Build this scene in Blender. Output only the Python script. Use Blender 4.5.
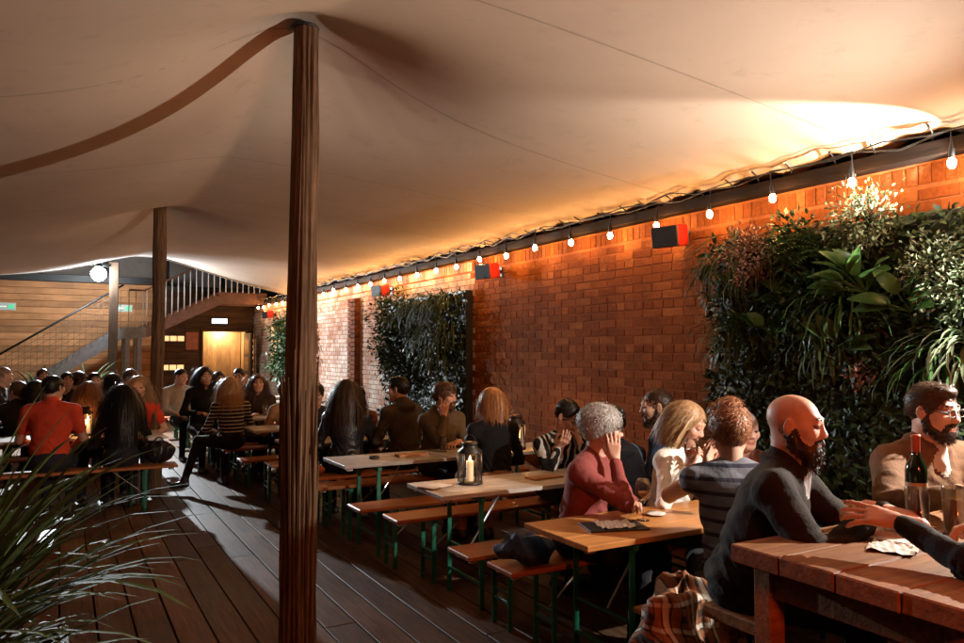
import bpy, math, random
import numpy as np
from mathutils import Vector, Matrix

for o in list(bpy.data.objects):
    bpy.data.objects.remove(o)
scene = bpy.context.scene
COL = scene.collection
rnd = random.Random(7)

# ------------------------------------------------------------------ camera, world, light, exposure
cam_d = bpy.data.cameras.new('camera')
cam = bpy.data.objects.new('camera', cam_d)
COL.objects.link(cam)
cam.location = (0, 0, 1.65)
cam.rotation_euler = (math.radians(90 + 2.15), 0, math.radians(-29.4))
cam_d.lens = 28.0
cam_d.sensor_width = 36.0
cam_d.clip_start = 0.05
cam_d.clip_end = 400
scene.camera = cam

world = bpy.data.worlds.new('World')
scene.world = world
world.use_nodes = True
wn = world.node_tree.nodes
wl = world.node_tree.links
bg = wn['Background']
sky = wn.new('ShaderNodeTexSky')
sky.sky_type = 'NISHITA'
sky.sun_disc = False
sky.sun_elevation = math.radians(-4)
sky.sun_rotation = math.radians(200)
wl.new(sky.outputs[0], bg.inputs[0])
bg.inputs[1].default_value = 0.02

scene.view_settings.view_transform = 'Standard'
scene.view_settings.look = 'None'
scene.view_settings.gamma = 1.0
scene.view_settings.exposure = 0.0
scene.render.engine = 'CYCLES'
scene.cycles.use_denoising = True
scene.cycles.max_bounces = 8
scene.cycles.diffuse_bounces = 4
scene.cycles.glossy_bounces = 3
scene.cycles.transmission_bounces = 6
scene.cycles.transparent_max_bounces = 8
scene.cycles.sample_clamp_indirect = 4.0
scene.cycles.caustics_reflective = False
scene.cycles.caustics_refractive = False

FLOOD_UP_W = 230.0
FLOOD_DOWN_W = 500.0
FLOOD_BACK_W = 3800.0
GLOBE_W = 300.0
HEATER_W = 115.0
BULB_W = 10.5
CANDLE_W = 2.0

# ------------------------------------------------------------------ materials
MATS = {}

def new_mat(name):
    m = bpy.data.materials.new(name)
    m.use_nodes = True
    nt = m.node_tree
    return m, nt, nt.nodes['Principled BSDF']

def link_bump(nt, b, src, strength=0.3, dist=0.01):
    bp = nt.nodes.new('ShaderNodeBump')
    bp.inputs['Strength'].default_value = strength
    bp.inputs['Distance'].default_value = dist
    nt.links.new(src, bp.inputs['Height'])
    nt.links.new(bp.outputs[0], b.inputs['Normal'])
    return bp

def noise(nt, scale, detail=4, rough=0.6, vec=None, stretch=None):
    tc = nt.nodes.new('ShaderNodeTexCoord')
    n = nt.nodes.new('ShaderNodeTexNoise')
    n.inputs['Scale'].default_value = scale
    n.inputs['Detail'].default_value = detail
    n.inputs['Roughness'].default_value = rough
    src = tc.outputs['Object'] if vec is None else vec
    if stretch:
        mp = nt.nodes.new('ShaderNodeMapping')
        mp.inputs['Scale'].default_value = stretch
        nt.links.new(src, mp.inputs['Vector'])
        src = mp.outputs[0]
    nt.links.new(src, n.inputs['Vector'])
    return n

def ramp(nt, fac, stops):
    r = nt.nodes.new('ShaderNodeValToRGB')
    el = r.color_ramp.elements
    el[0].position, el[0].color = stops[0][0], (*stops[0][1], 1)
    el[1].position, el[1].color = stops[-1][0], (*stops[-1][1], 1)
    for p, c in stops[1:-1]:
        e = el.new(p)
        e.color = (*c, 1)
    nt.links.new(fac, r.inputs[0])
    return r

def mixc(nt, fac, a, b, mode='MIX'):
    m = nt.nodes.new('ShaderNodeMix')
    m.data_type = 'RGBA'
    m.blend_type = mode
    for sock, v in ((m.inputs[0], fac), (m.inputs[6], a), (m.inputs[7], b)):
        if hasattr(v, 'links'):
            nt.links.new(v, sock)
        elif isinstance(v, (int, float)):
            sock.default_value = v
        else:
            sock.default_value = (*v, 1)
    return m.outputs[2]

def rand_value(nt):
    """a random number per object and per loose piece"""
    oi = nt.nodes.new('ShaderNodeObjectInfo')
    ge = nt.nodes.new('ShaderNodeNewGeometry')
    a = nt.nodes.new('ShaderNodeMath'); a.operation = 'ADD'
    nt.links.new(oi.outputs['Random'], a.inputs[0])
    nt.links.new(ge.outputs['Random Per Island'], a.inputs[1])
    f = nt.nodes.new('ShaderNodeMath'); f.operation = 'FRACT'
    nt.links.new(a.outputs[0], f.inputs[0])
    return f.outputs[0]

def M(name, col, rough=0.6, var=0.25, scale=12.0, bump=0.2, bscale=60.0, metal=0.0, stretch=None, bdist=0.004, perpiece=0.0, sheen=0.0, spec=0.5):
    """general painted, woven or metal surface: mottled colour, uneven gloss, fine relief"""
    if name in MATS:
        return MATS[name]
    m, nt, b = new_mat(name)
    n = noise(nt, scale, 5, 0.65, stretch=stretch)
    lo = tuple(c * (1 - var) for c in col)
    hi = tuple(min(1, c * (1 + var)) for c in col)
    r = ramp(nt, n.outputs[0], [(0.3, lo), (0.7, hi)])
    out = r.outputs[0]
    if perpiece:
        rv = rand_value(nt)
        rr = ramp(nt, rv, [(0.0, (1 - perpiece,) * 3), (1.0, (1 + perpiece,) * 3)])
        out = mixc(nt, 1.0, out, rr.outputs[0], 'MULTIPLY')
    nt.links.new(out, b.inputs['Base Color'])
    b.inputs['Metallic'].default_value = metal
    b.inputs['Specular IOR Level'].default_value = spec
    rg = nt.nodes.new('ShaderNodeMapRange')
    rg.inputs['To Min'].default_value = max(0.03, rough - 0.12)
    rg.inputs['To Max'].default_value = min(1, rough + 0.12)
    nt.links.new(n.outputs[0], rg.inputs[0])
    nt.links.new(rg.outputs[0], b.inputs['Roughness'])
    if sheen:
        b.inputs['Sheen Weight'].default_value = sheen
    if bump:
        n2 = noise(nt, bscale, 3, 0.6, stretch=stretch)
        link_bump(nt, b, n2.outputs[0], bump, bdist)
    MATS[name] = m
    return m

def M_wood(name, dark, light, axis=1, rough=0.55, scale=5.0, bump=0.35, perpiece=0.25, wear=None):
    """timber with grain along an axis, varied from board to board"""
    if name in MATS:
        return MATS[name]
    m, nt, b = new_mat(name)
    tc = nt.nodes.new('ShaderNodeTexCoord')
    rv = rand_value(nt)
    sep = nt.nodes.new('ShaderNodeVectorMath'); sep.operation = 'ADD'
    cmb = nt.nodes.new('ShaderNodeCombineXYZ')
    mul = nt.nodes.new('ShaderNodeMath'); mul.operation = 'MULTIPLY'; mul.inputs[1].default_value = 37.0
    nt.links.new(rv, mul.inputs[0])
    for i in range(3):
        nt.links.new(mul.outputs[0], cmb.inputs[i])
    nt.links.new(tc.outputs['Object'], sep.inputs[0])
    nt.links.new(cmb.outputs[0], sep.inputs[1])
    st = [9.0, 9.0, 9.0]
    st[axis] = 0.55
    n = noise(nt, scale, 7, 0.7, vec=sep.outputs[0], stretch=st)
    n3 = noise(nt, 1.7, 4, 0.6, vec=sep.outputs[0])
    r = ramp(nt, n.outputs[0], [(0.3, dark), (0.52, tuple((a + c) / 2 for a, c in zip(dark, light))), (0.72, light)])
    rr = ramp(nt, rv, [(0.0, (1 - perpiece,) * 3), (1.0, (1 + perpiece,) * 3)])
    out = mixc(nt, 1.0, r.outputs[0], rr.outputs[0], 'MULTIPLY')
    r2 = ramp(nt, n3.outputs[0], [(0.35, (0.62, 0.62, 0.62)), (0.65, (1.1, 1.1, 1.1))])
    out = mixc(nt, 0.8, out, r2.outputs[0], 'MULTIPLY')
    if wear:
        r3 = ramp(nt, n3.outputs[0], [(0.5, (0, 0, 0)), (0.62, (1, 1, 1))])
        out = mixc(nt, r3.outputs[0], out, wear)
    nt.links.new(out, b.inputs['Base Color'])
    rg = nt.nodes.new('ShaderNodeMapRange')
    rg.inputs['To Min'].default_value = rough - 0.15
    rg.inputs['To Max'].default_value = min(1, rough + 0.2)
    nt.links.new(n3.outputs[0], rg.inputs[0])
    nt.links.new(rg.outputs[0], b.inputs['Roughness'])
    b.inputs['Specular IOR Level'].default_value = 0.22
    link_bump(nt, b, n.outputs[0], bump, 0.004)
    MATS[name] = m
    return m

def M_emit(name, col, strength):
    if name in MATS:
        return MATS[name]
    m, nt, b = new_mat(name)
    b.inputs['Base Color'].default_value = (*col, 1)
    b.inputs['Emission Color'].default_value = (*col, 1)
    b.inputs['Emission Strength'].default_value = strength
    MATS[name] = m
    return m

def M_glass(name, tint=(1, 1, 1), rough=0.02):
    if name in MATS:
        return MATS[name]
    m, nt, b = new_mat(name)
    out = nt.nodes['Material Output']
    g = nt.nodes.new('ShaderNodeBsdfGlossy'); g.inputs['Roughness'].default_value = rough
    t = nt.nodes.new('ShaderNodeBsdfTransparent'); t.inputs[0].default_value = (*tint, 1)
    fr = nt.nodes.new('ShaderNodeFresnel'); fr.inputs[0].default_value = 1.5
    mx = nt.nodes.new('ShaderNodeMixShader')
    sc = nt.nodes.new('ShaderNodeMath'); sc.operation = 'MULTIPLY_ADD'
    sc.inputs[1].default_value = 0.8; sc.inputs[2].default_value = 0.03
    n = noise(nt, 40, 2)
    nt.links.new(fr.outputs[0], sc.inputs[0])
    nt.links.new(sc.outputs[0], mx.inputs[0])
    nt.links.new(t.outputs[0], mx.inputs[1])
    nt.links.new(g.outputs[0], mx.inputs[2])
    nt.links.new(mx.outputs[0], out.inputs[0])
    MATS[name] = m
    return m

def M_leaf(name, c1, c2, rough=0.45):
    if name in MATS:
        return MATS[name]
    m, nt, b = new_mat(name)
    rv = rand_value(nt)
    n = noise(nt, 25, 3)
    r = ramp(nt, rv, [(0, c1), (1, c2)])
    r2 = ramp(nt, n.outputs[0], [(0.3, (0.7,) * 3), (0.7, (1.2,) * 3)])
    nt.links.new(mixc(nt, 1.0, r.outputs[0], r2.outputs[0], 'MULTIPLY'), b.inputs['Base Color'])
    b.inputs['Roughness'].default_value = rough
    b.inputs['Specular IOR Level'].default_value = 0.3
    MATS[name] = m
    return m

# ------------------------------------------------------------------ objects
def link(o, parent=None):
    COL.objects.link(o)
    if parent:
        o.parent = parent
    return o

def tag(o, label=None, cat=None, group=None, kind=None):
    if label: o['label'] = label
    if cat: o['category'] = cat
    if group: o['group'] = group
    if kind: o['kind'] = kind
    return o

def empty(name, loc=(0, 0, 0), rz=0.0, **kw):
    o = bpy.data.objects.new(name, None)
    o.location = loc
    o.rotation_euler = (0, 0, rz)
    o.empty_display_size = 0.1
    link(o)
    return tag(o, **kw)

def copy_tree(o, parent=None):
    c = o.copy()
    link(c, parent)
    for ch in list(o.children):
        copy_tree(ch, c)
    return c

class MB:
    """collects shapes; build() links them as one mesh object"""
    def __init__(s):
        s.v = []; s.f = []; s.m = []; s.sm = []
    def add(s, vs, fs, mi=0, smooth=False):
        o = len(s.v)
        s.v.extend([tuple(v) for v in vs])
        s.f.extend([tuple(i + o for i in f) for f in fs])
        s.m.extend([mi] * len(fs)); s.sm.extend([smooth] * len(fs))
        return s
    def box(s, c, d, ch=0.0, R=None, mi=0):
        """chamfered box: centre, full sizes, chamfer, optional rotation matrix"""
        h = [x / 2 for x in d]
        ch = min(ch, min(h) * 0.45)
        vs, fs = [], []
        if ch <= 0:
            for sx in (-1, 1):
                for sy in (-1, 1):
                    for sz in (-1, 1):
                        vs.append((sx * h[0], sy * h[1], sz * h[2]))
            fs = [(0, 1, 3, 2), (4, 6, 7, 5), (0, 4, 5, 1), (2, 3, 7, 6), (0, 2, 6, 4), (1, 5, 7, 3)]
        else:
            idx = {}
            for sx in (-1, 1):
                for sy in (-1, 1):
                    for sz in (-1, 1):
                        sg = (sx, sy, sz)
                        for a in range(3):
                            idx[(sg, a)] = len(vs)
                            vs.append(tuple(sg[i] * (h[i] if i == a else h[i] - ch) for i in range(3)))
            def face(ids):
                p = [Vector(vs[i]) for i in ids]
                n = (p[1] - p[0]).cross(p[2] - p[0])
                cc = sum(p, Vector()) / len(p)
                fs.append(tuple(ids) if n.dot(cc) > 0 else tuple(reversed(ids)))
            for a in range(3):
                b_, c_ = (a + 1) % 3, (a + 2) % 3
                for sa in (-1, 1):
                    ids = []
                    for sb, sc in ((-1, -1), (1, -1), (1, 1), (-1, 1)):
                        sg = [0] * 3; sg[a] = sa; sg[b_] = sb; sg[c_] = sc
                        ids.append(idx[(tuple(sg), a)])
                    face(ids)
                    for sb in (-1, 1):
                        p = []
                        for sc in (-1, 1):
                            sg = [0] * 3; sg[a] = sa; sg[b_] = sb; sg[c_] = sc
                            p.append(tuple(sg))
                        face([idx[(p[0], a)], idx[(p[1], a)], idx[(p[1], b_)], idx[(p[0], b_)]])
            for sx in (-1, 1):
                for sy in (-1, 1):
                    for sz in (-1, 1):
                        face([idx[((sx, sy, sz), a)] for a in range(3)])
        if R is not None:
            vs = [tuple(R @ Vector(v)) for v in vs]
        return s.add([(v[0] + c[0], v[1] + c[1], v[2] + c[2]) for v in vs], fs, mi)
    def tube(s, pts, r, n=8, mi=0, cap=True, smooth=True):
        pts = [Vector(p) for p in pts]
        rs = r if isinstance(r, (list, tuple)) else [r] * len(pts)
        vs, fs = [], []
        up = None
        for i, p in enumerate(pts):
            t = (pts[min(i + 1, len(pts) - 1)] - pts[max(i - 1, 0)]).normalized()
            if up is None:
                up = Vector((0, 0, 1)) if abs(t.z) < 0.9 else Vector((1, 0, 0))
            x = up.cross(t)
            if x.length < 1e-5:
                x = Vector((1, 0, 0)).cross(t)
            x.normalize(); y = t.cross(x); up = y
            for k in range(n):
                a = 2 * math.pi * k / n
                vs.append(p + x * (math.cos(a) * rs[i]) + y * (math.sin(a) * rs[i]))
        for i in range(len(pts) - 1):
            for k in range(n):
                k2 = (k + 1) % n
                fs.append((i * n + k, i * n + k2, (i + 1) * n + k2, (i + 1) * n + k))
        s.add(vs, fs, mi, smooth)
        if cap:
            o = len(s.v) - len(vs)
            s.f.append(tuple(o + k for k in reversed(range(n)))); s.m.append(mi); s.sm.append(False)
            e = o + (len(pts) - 1) * n
            s.f.append(tuple(e + k for k in range(n))); s.m.append(mi); s.sm.append(False)
        return s
    def bar(s, a, b, w, h=None, mi=0, ch=0.0):
        """square bar between two points"""
        a, b = Vector(a), Vector(b)
        t = b - a
        L = t.length
        R = t.to_track_quat('X', 'Z').to_matrix()
        return s.box(tuple((a + b) / 2), (L, w, h or w), ch, R, mi)
    def lathe(s, prof, c=(0, 0, 0), n=24, mi=0, smooth=True):
        vs, fs = [], []
        for r, z in prof:
            for k in range(n):
                a = 2 * math.pi * k / n
                vs.append((c[0] + r * math.cos(a), c[1] + r * math.sin(a), c[2] + z))
        for i in range(len(prof) - 1):
            for k in range(n):
                k2 = (k + 1) % n
                fs.append((i * n + k, i * n + k2, (i + 1) * n + k2, (i + 1) * n + k))
        return s.add(vs, fs, mi, smooth)
    def mesh(s, name, mats):
        me = bpy.data.meshes.new(name)
        me.from_pydata(s.v, [], s.f)
        for m in (mats if isinstance(mats, (list, tuple)) else [mats]):
            me.materials.append(m)
        me.polygons.foreach_set('material_index', s.m)
        me.polygons.foreach_set('use_smooth', s.sm)
        me.update()
        return me
    def build(s, name, mats, parent=None, loc=None, **kw):
        o = bpy.data.objects.new(name, s.mesh(name, mats))
        link(o, parent)
        if loc is not None:
            o.location = loc
        return tag(o, **kw)

def np_mesh(name, V, F, mats, mi=None, smooth=True):
    """mesh from numpy arrays, F of quads or triangles"""
    me = bpy.data.meshes.new(name)
    V = np.ascontiguousarray(V, dtype=np.float32)
    F = np.ascontiguousarray(F, dtype=np.int32)
    k = F.shape[1]
    me.vertices.add(len(V)); me.vertices.foreach_set('co', V.ravel())
    me.loops.add(F.size); me.loops.foreach_set('vertex_index', F.ravel())
    me.polygons.add(len(F))
    me.polygons.foreach_set('loop_start', np.arange(0, F.size, k, dtype=np.int32))
    for m in (mats if isinstance(mats, (list, tuple)) else [mats]):
        me.materials.append(m)
    if mi is not None:
        me.polygons.foreach_set('material_index', np.ascontiguousarray(mi, dtype=np.int32))
    me.polygons.foreach_set('use_smooth', np.full(len(F), smooth))
    me.update(calc_edges=True)
    me.validate()
    return me
# ------------------------------------------------------------------ ground and deck
WX = 4.30          # face of the brick wall
BY = 19.5          # face of the boarded back wall
m_ground = M('earth', (0.05, 0.045, 0.04), 0.95, 0.3, 3, 0.4, 30)
g = MB(); g.add([(-60, -60, -0.12), (60, -60, -0.12), (60, 90, -0.12), (-60, 90, -0.12)], [(0, 1, 2, 3)])
tag(g.build('ground', m_ground), kind='structure')

m_plank = M_wood('deck_timber', (0.045, 0.020, 0.010), (0.17, 0.095, 0.056), 1, 0.5, 5, 0.5, 0.35)
deck = MB().box((-0.8, 7.6, -0.085), (10.2, 23.8, 0.05)).build('deck_floor', M('joists', (0.02, 0.017, 0.015), 0.9), kind='structure')
rest = MB()
pw = 0.196
i = 0
x = -5.85
pr = random.Random(3)
while x < WX - 0.06:
    y = -4.2 - pr.random() * 2
    while y < BY:
        L = pr.uniform(2.8, 4.7)
        y0, y1 = max(y, -4.2), min(y + L, BY)
        y += L
        if y1 - y0 < 0.2:
            continue
        c = (x + pw / 2, (y0 + y1) / 2, -0.014 + pr.uniform(-0.002, 0.002))
        d = (pw - pr.uniform(0.006, 0.012), y1 - y0 - 0.006, 0.028)
        R = Matrix.Rotation(pr.uniform(-0.008, 0.008), 3, 'Y')
        if -1.2 < x and y1 > 1.8:
            MB().box((0, 0, 0), d, 0.003, R).build('plank', m_plank, deck, loc=c)
        else:
            rest.box(c, d, 0.0)
    x += pw
tag(rest.build('planks_out_of_view', m_plank, deck), kind='stuff')

# ------------------------------------------------------------------ brick wall
def M_brick(name, cols, pale_tone=None):
    m, nt, b = new_mat(name)
    rv = rand_value(nt)
    r = ramp(nt, rv, [(0.0, cols[0]), (0.35, cols[1]), (0.7, cols[2]), (1.0, cols[3])])
    ge = nt.nodes.new('ShaderNodeNewGeometry')
    n = noise(nt, 38, 6, 0.7, vec=ge.outputs['Position'])
    n2 = noise(nt, 1.3, 5, 0.65, vec=ge.outputs['Position'])
    r2 = ramp(nt, n.outputs[0], [(0.25, (0.55,) * 3), (0.75, (1.25,) * 3)])
    out = mixc(nt, 1.0, r.outputs[0], r2.outputs[0], 'MULTIPLY')
    if pale_tone:
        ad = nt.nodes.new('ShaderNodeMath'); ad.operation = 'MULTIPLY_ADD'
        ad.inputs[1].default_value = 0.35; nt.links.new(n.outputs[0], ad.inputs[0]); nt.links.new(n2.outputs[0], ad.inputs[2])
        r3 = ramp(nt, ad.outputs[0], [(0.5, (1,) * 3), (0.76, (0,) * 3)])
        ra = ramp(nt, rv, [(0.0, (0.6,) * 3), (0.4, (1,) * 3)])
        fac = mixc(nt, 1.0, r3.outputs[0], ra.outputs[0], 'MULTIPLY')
        out = mixc(nt, fac, out, pale_tone)
    else:
        r3 = ramp(nt, n2.outputs[0], [(0.3, (0.5, 0.45, 0.42)), (0.45, (0.9,) * 3), (0.6, (1.1,) * 3), (0.75, (1.3, 1.35, 1.4))])
        out = mixc(nt, 1.0, out, r3.outputs[0], 'MULTIPLY')
    n5 = noise(nt, 9, 6, 0.75, vec=ge.outputs['Position'])
    r5 = ramp(nt, n5.outputs[0], [(0.56, (0,) * 3), (0.68, (0.55,) * 3)])
    out = mixc(nt, r5.outputs[0], out, (0.34, 0.17, 0.08))
    nt.links.new(out, b.inputs['Base Color'])
    b.inputs['Roughness'].default_value = 0.9
    b.inputs['Specular IOR Level'].default_value = 0.08
    link_bump(nt, b, n.outputs[0], 0.7, 0.006)
    return m
m_brick = M_brick('red_brick', [(0.20, 0.056, 0.014), (0.24, 0.070, 0.018), (0.27, 0.082, 0.022), (0.34, 0.12, 0.038)])
m_brickw = M_brick('pale_brick', [(0.30, 0.14, 0.09), (0.38, 0.22, 0.16), (0.40, 0.25, 0.18), (0.44, 0.30, 0.24)], pale_tone=(0.62, 0.56, 0.50))  # paler brick for the far stretch, a pale tone mixed in unevenly
m_mortar = M('mortar', (0.30, 0.105, 0.040), 0.95, 0.3, 20, 0.5, 90, spec=0.05)
wall = empty('brick_wall', (WX, 8, 0), label='long red brick wall with soldier course top, paler towards the stairs', cat='wall', kind='thing')
MB().box((0.152, -0.25 + 0, 1.40), (0.30, 23.5, 2.80)).build('mortar_core', m_mortar, wall)
proto = {}
def brick_mesh(L, H, k, mat):
    key = (L, H, k, mat.name)
    if key in proto:
        return proto[key]
    q = random.Random(hash((L, H, k)) & 0xffff)
    mb = MB()
    j = lambda a: q.uniform(-a, a)
    hy, hz, c = L / 2, H / 2, 0.004
    fr = [(-0.001 + j(0.001), s1 * (hy - c + j(0.002)), s2 * (hz - c + j(0.002))) for s1, s2 in ((-1, -1), (1, -1), (1, 1), (-1, 1))]
    md = [(0.0, s1 * (hy + j(0.001)), s2 * (hz + j(0.001))) for s1, s2 in ((-1, -1), (1, -1), (1, 1), (-1, 1))]
    bk = [(0.02, v[1], v[2]) for v in md]
    fs = [(3, 2, 1, 0)]
    for a in range(4):
        b2 = (a + 1) % 4
        fs += [(a, b2, b2 + 4, a + 4), (a + 4, b2 + 4, b2 + 8, a + 8)]
    mb.add(fr + md + bk, fs)
    proto[key] = mb.mesh('brick', mat)
    return proto[key]
bricks = []
br = random.Random(11)
for c in range(36):
    z = 0.04 + c * 0.0735
    if z > 2.58: break
    y = -3.6 + (0.118 if c % 2 else 0.0)
    while y < BY - 0.1:
        hdr = (c % 5 == 2)
        L = 0.108 if hdr else 0.224
        bricks.append((y + L / 2, z, L, 0.063))
        y += L + 0.011
y = -3.6
while y < BY - 0.1:      # soldier course
    bricks.append((y + 0.032, 2.650, 0.063, 0.108))
    y += 0.0745
show = [b for b in bricks if 3.95 < b[0] < 7.75 and b[1] > 1.25 and b[2] > 0.2]
show += [b for b in bricks if b[3] > 0.1 and 2.2 < b[0] < 4.7]
show.sort(key=lambda b: -(b[2] * b[3]) / (b[0] + 2.0) ** 2)
single = set(show[:300])
rb, rw = MB(), MB()
for b in bricks:
    y, z, L, H = b
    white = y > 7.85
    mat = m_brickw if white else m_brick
    k = br.randrange(8)
    off = br.uniform(-0.001, 0.001) + (0.003 if br.random() < 0.05 else 0)
    if b in single:
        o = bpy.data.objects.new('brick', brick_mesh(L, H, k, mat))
        link(o, wall)
        o.location = (-0.003 + off, y - 8 + br.uniform(-.002, .002), z + br.uniform(-.002, .002))
        o.rotation_euler = (br.uniform(-0.016, 0.016), br.uniform(-.008, .008), br.uniform(-.003, .003))
    else:
        me = brick_mesh(L, H, k, mat)
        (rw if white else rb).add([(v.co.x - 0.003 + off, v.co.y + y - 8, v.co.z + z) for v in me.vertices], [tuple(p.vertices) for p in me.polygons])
tag(rb.build('remaining_bricks', m_brick, wall), kind='stuff')
tag(rw.build('remaining_pale_bricks', m_brickw, wall), kind='stuff')
# pilaster
pil = MB()
for c in range(34):
    z = 0.04 + c * 0.0735
    for y0, L in (((11.70, 0.224), (11.935, 0.108)) if c % 2 else ((11.70, 0.108), (11.82, 0.224))):
        pil.box((-0.05 + br.uniform(-.002, .002), y0 + L / 2 - 8, z), (0.10, L, 0.063), 0.004)
MB().box((-0.03, 11.87 - 8, 1.25), (0.06, 0.32, 2.5)).build('pilaster_mortar', m_mortar, wall)
m_brickd = M_brick('dark_red_brick', [(0.11, 0.035, 0.02), (0.15, 0.05, 0.025), (0.18, 0.06, 0.03), (0.2, 0.08, 0.04)])
tag(pil.build('pilaster_bricks', m_brickd, wall), kind='stuff')

# wall plate that carries the edge of the tent
m_beam = M_wood('dark_beam_timber', (0.005, 0.0035, 0.003), (0.022, 0.013, 0.009), 1, 0.75, 4, 0.6)
m_beam.node_tree.nodes['Principled BSDF'].inputs['Specular IOR Level'].default_value = 0.1
MB().box((WX - 0.03, 8.0, 2.765), (0.15, 23.0, 0.085), 0.006).build('wall_plate', m_beam, label='dark timber beam running along the top of the brick wall', cat='beam')

# ------------------------------------------------------------------ tent canopy
POLES = [(1.20, 4.26, 3.54), (0.99, 9.43, 3.33), (1.25, -1.0, 3.54)]
def canopy_z(X, Y):
    t = X - 1.1
    z = np.where(t > 0, 3.05 - 0.225 * np.abs(t / 3.2) ** 1.6, 3.05 - 0.34 * (1 - np.exp(-(np.abs(t) / 1.25) ** 1.3)) - 0.02 * np.abs(t))
    pk = [(1.20, 4.26, 0.50, 0.80), (0.99, 9.43, 0.31, 0.8), (1.25, -1.0, 0.5, 0.8), (1.45, 15.2, 0.36, 1.5)]
    for px, py, A, R in pk:
        r = np.sqrt((X - px) ** 2 + (Y - py) ** 2)
        z = z + A * (1 + (r / R) ** 2) ** -1.15
        th_ = np.arctan2(Y - py, X - px)
        z = z + 0.0022 * (np.sin(17 * th_ + 3 * r) + 0.6 * np.sin(29 * th_ - 2 * r)) * np.exp(-r / 0.55) * np.clip(r / 0.15, 0, 1)
    z = z + 0.012 * np.sin(Y * 1.9 + X * 0.7) * np.clip(np.abs(t) / 2, 0, 1)
    w = np.clip((X - 3.5) / 0.8, 0, 1)
    z = z + w ** 2 * (0.022 * np.sin(Y * 2 * math.pi / 0.58) + 0.012 * np.sin(Y * 2 * math.pi / 0.23 + 1))
    e = np.clip((Y - 13.5) / 1.8, 0, 1)
    z = z - e ** 2 * 0.16 * np.clip((X - 1.6) / 2.5, 0, 1) + e ** 2 * 0.16 * np.clip((1.0 - X) / 2.0, 0, 1)
    return z
xs = np.concatenate([np.linspace(-6.2, -1.2, 40), np.linspace(-1.1, 3.4, 130), np.linspace(3.43, 4.33, 34)])
ys = np.concatenate([np.linspace(-4.5, 1.5, 40), np.linspace(1.6, 11.5, 260), np.linspace(11.6, 15.3, 50)])
GX, GY = np.meshgrid(xs, ys, indexing='ij')
GZ = canopy_z(GX, GY)
V = np.stack([GX, GY, GZ], -1).reshape(-1, 3)
nx, ny = GX.shape
I = np.arange(nx * ny).reshape(nx, ny)
F = np.stack([I[:-1, :-1], I[:-1, 1:], I[1:, 1:], I[1:, :-1]], -1).reshape(-1, 4)
m_tent, nt, b = new_mat('tent_fabric')
n1 = noise(nt, 0.8, 5, 0.6); n2 = noise(nt, 240, 2, 0.5)
r = ramp(nt, n1.outputs[0], [(0.3, (0.53, 0.41, 0.32)), (0.7, (0.62, 0.495, 0.39))])
n3 = noise(nt, 5, 6, 0.75)
r3 = ramp(nt, n3.outputs[0], [(0.30, (0.86,) * 3), (0.45, (1.0,) * 3)])
nt.links.new(mixc(nt, 1.0, r.outputs[0], r3.outputs[0], 'MULTIPLY'), b.inputs['Base Color'])
b.inputs['Roughness'].default_value = 0.75
link_bump(nt, b, n2.outputs[0], 0.15, 0.001)
tent = empty('stretch_tent', (0, 5, 2.8), label='large pale stretch tent canopy slung over the whole terrace', cat='tent')
cano = bpy.data.objects.new('canopy', np_mesh('canopy', V - np.array([0, 5, 2.8]), F, m_tent))
link(cano, tent)
sol = cano.modifiers.new('thickness', 'SOLIDIFY'); sol.thickness = 0.004; sol.offset = 1.0
m_seam = M('seam_tape', (0.40, 0.32, 0.25), 0.7, 0.2)
def seam(p0, p1, w=0.012):
    n = 90
    mb = MB()
    vs, fs = [], []
    for i in range(n + 1):
        t = i / n
        X = p0[0] + (p1[0] - p0[0]) * t; Y = p0[1] + (p1[1] - p0[1]) * t
        for s_ in (-1, 1):
            xx, yy = X, Y + s_ * w / 2
            vs.append((xx, yy - 5, float(canopy_z(np.array(xx), np.array(yy))) - 2.8 - 0.005))
    for i in range(n):
        fs.append((2 * i, 2 * i + 1, 2 * i + 3, 2 * i + 2))
    mb.add(vs, fs, 0, True)
    mb.build('seam', m_seam, tent)
for ys_ in (1.15, 2.75, 4.36, 5.95, 7.55, 9.15, 10.75, 12.35):
    seam((-6, ys_), (4.2, ys_))
edge = MB()
pts = [(X, 15.3 - 5, float(canopy_z(np.array(X), np.array(15.3))) - 2.8 - 0.005) for X in np.linspace(-6.2, 4.33, 60)]
edge.tube(pts, 0.014, 6)
edge.build('hem', M('hem_fabric', (0.4, 0.37, 0.33), 0.7), tent)

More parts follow.
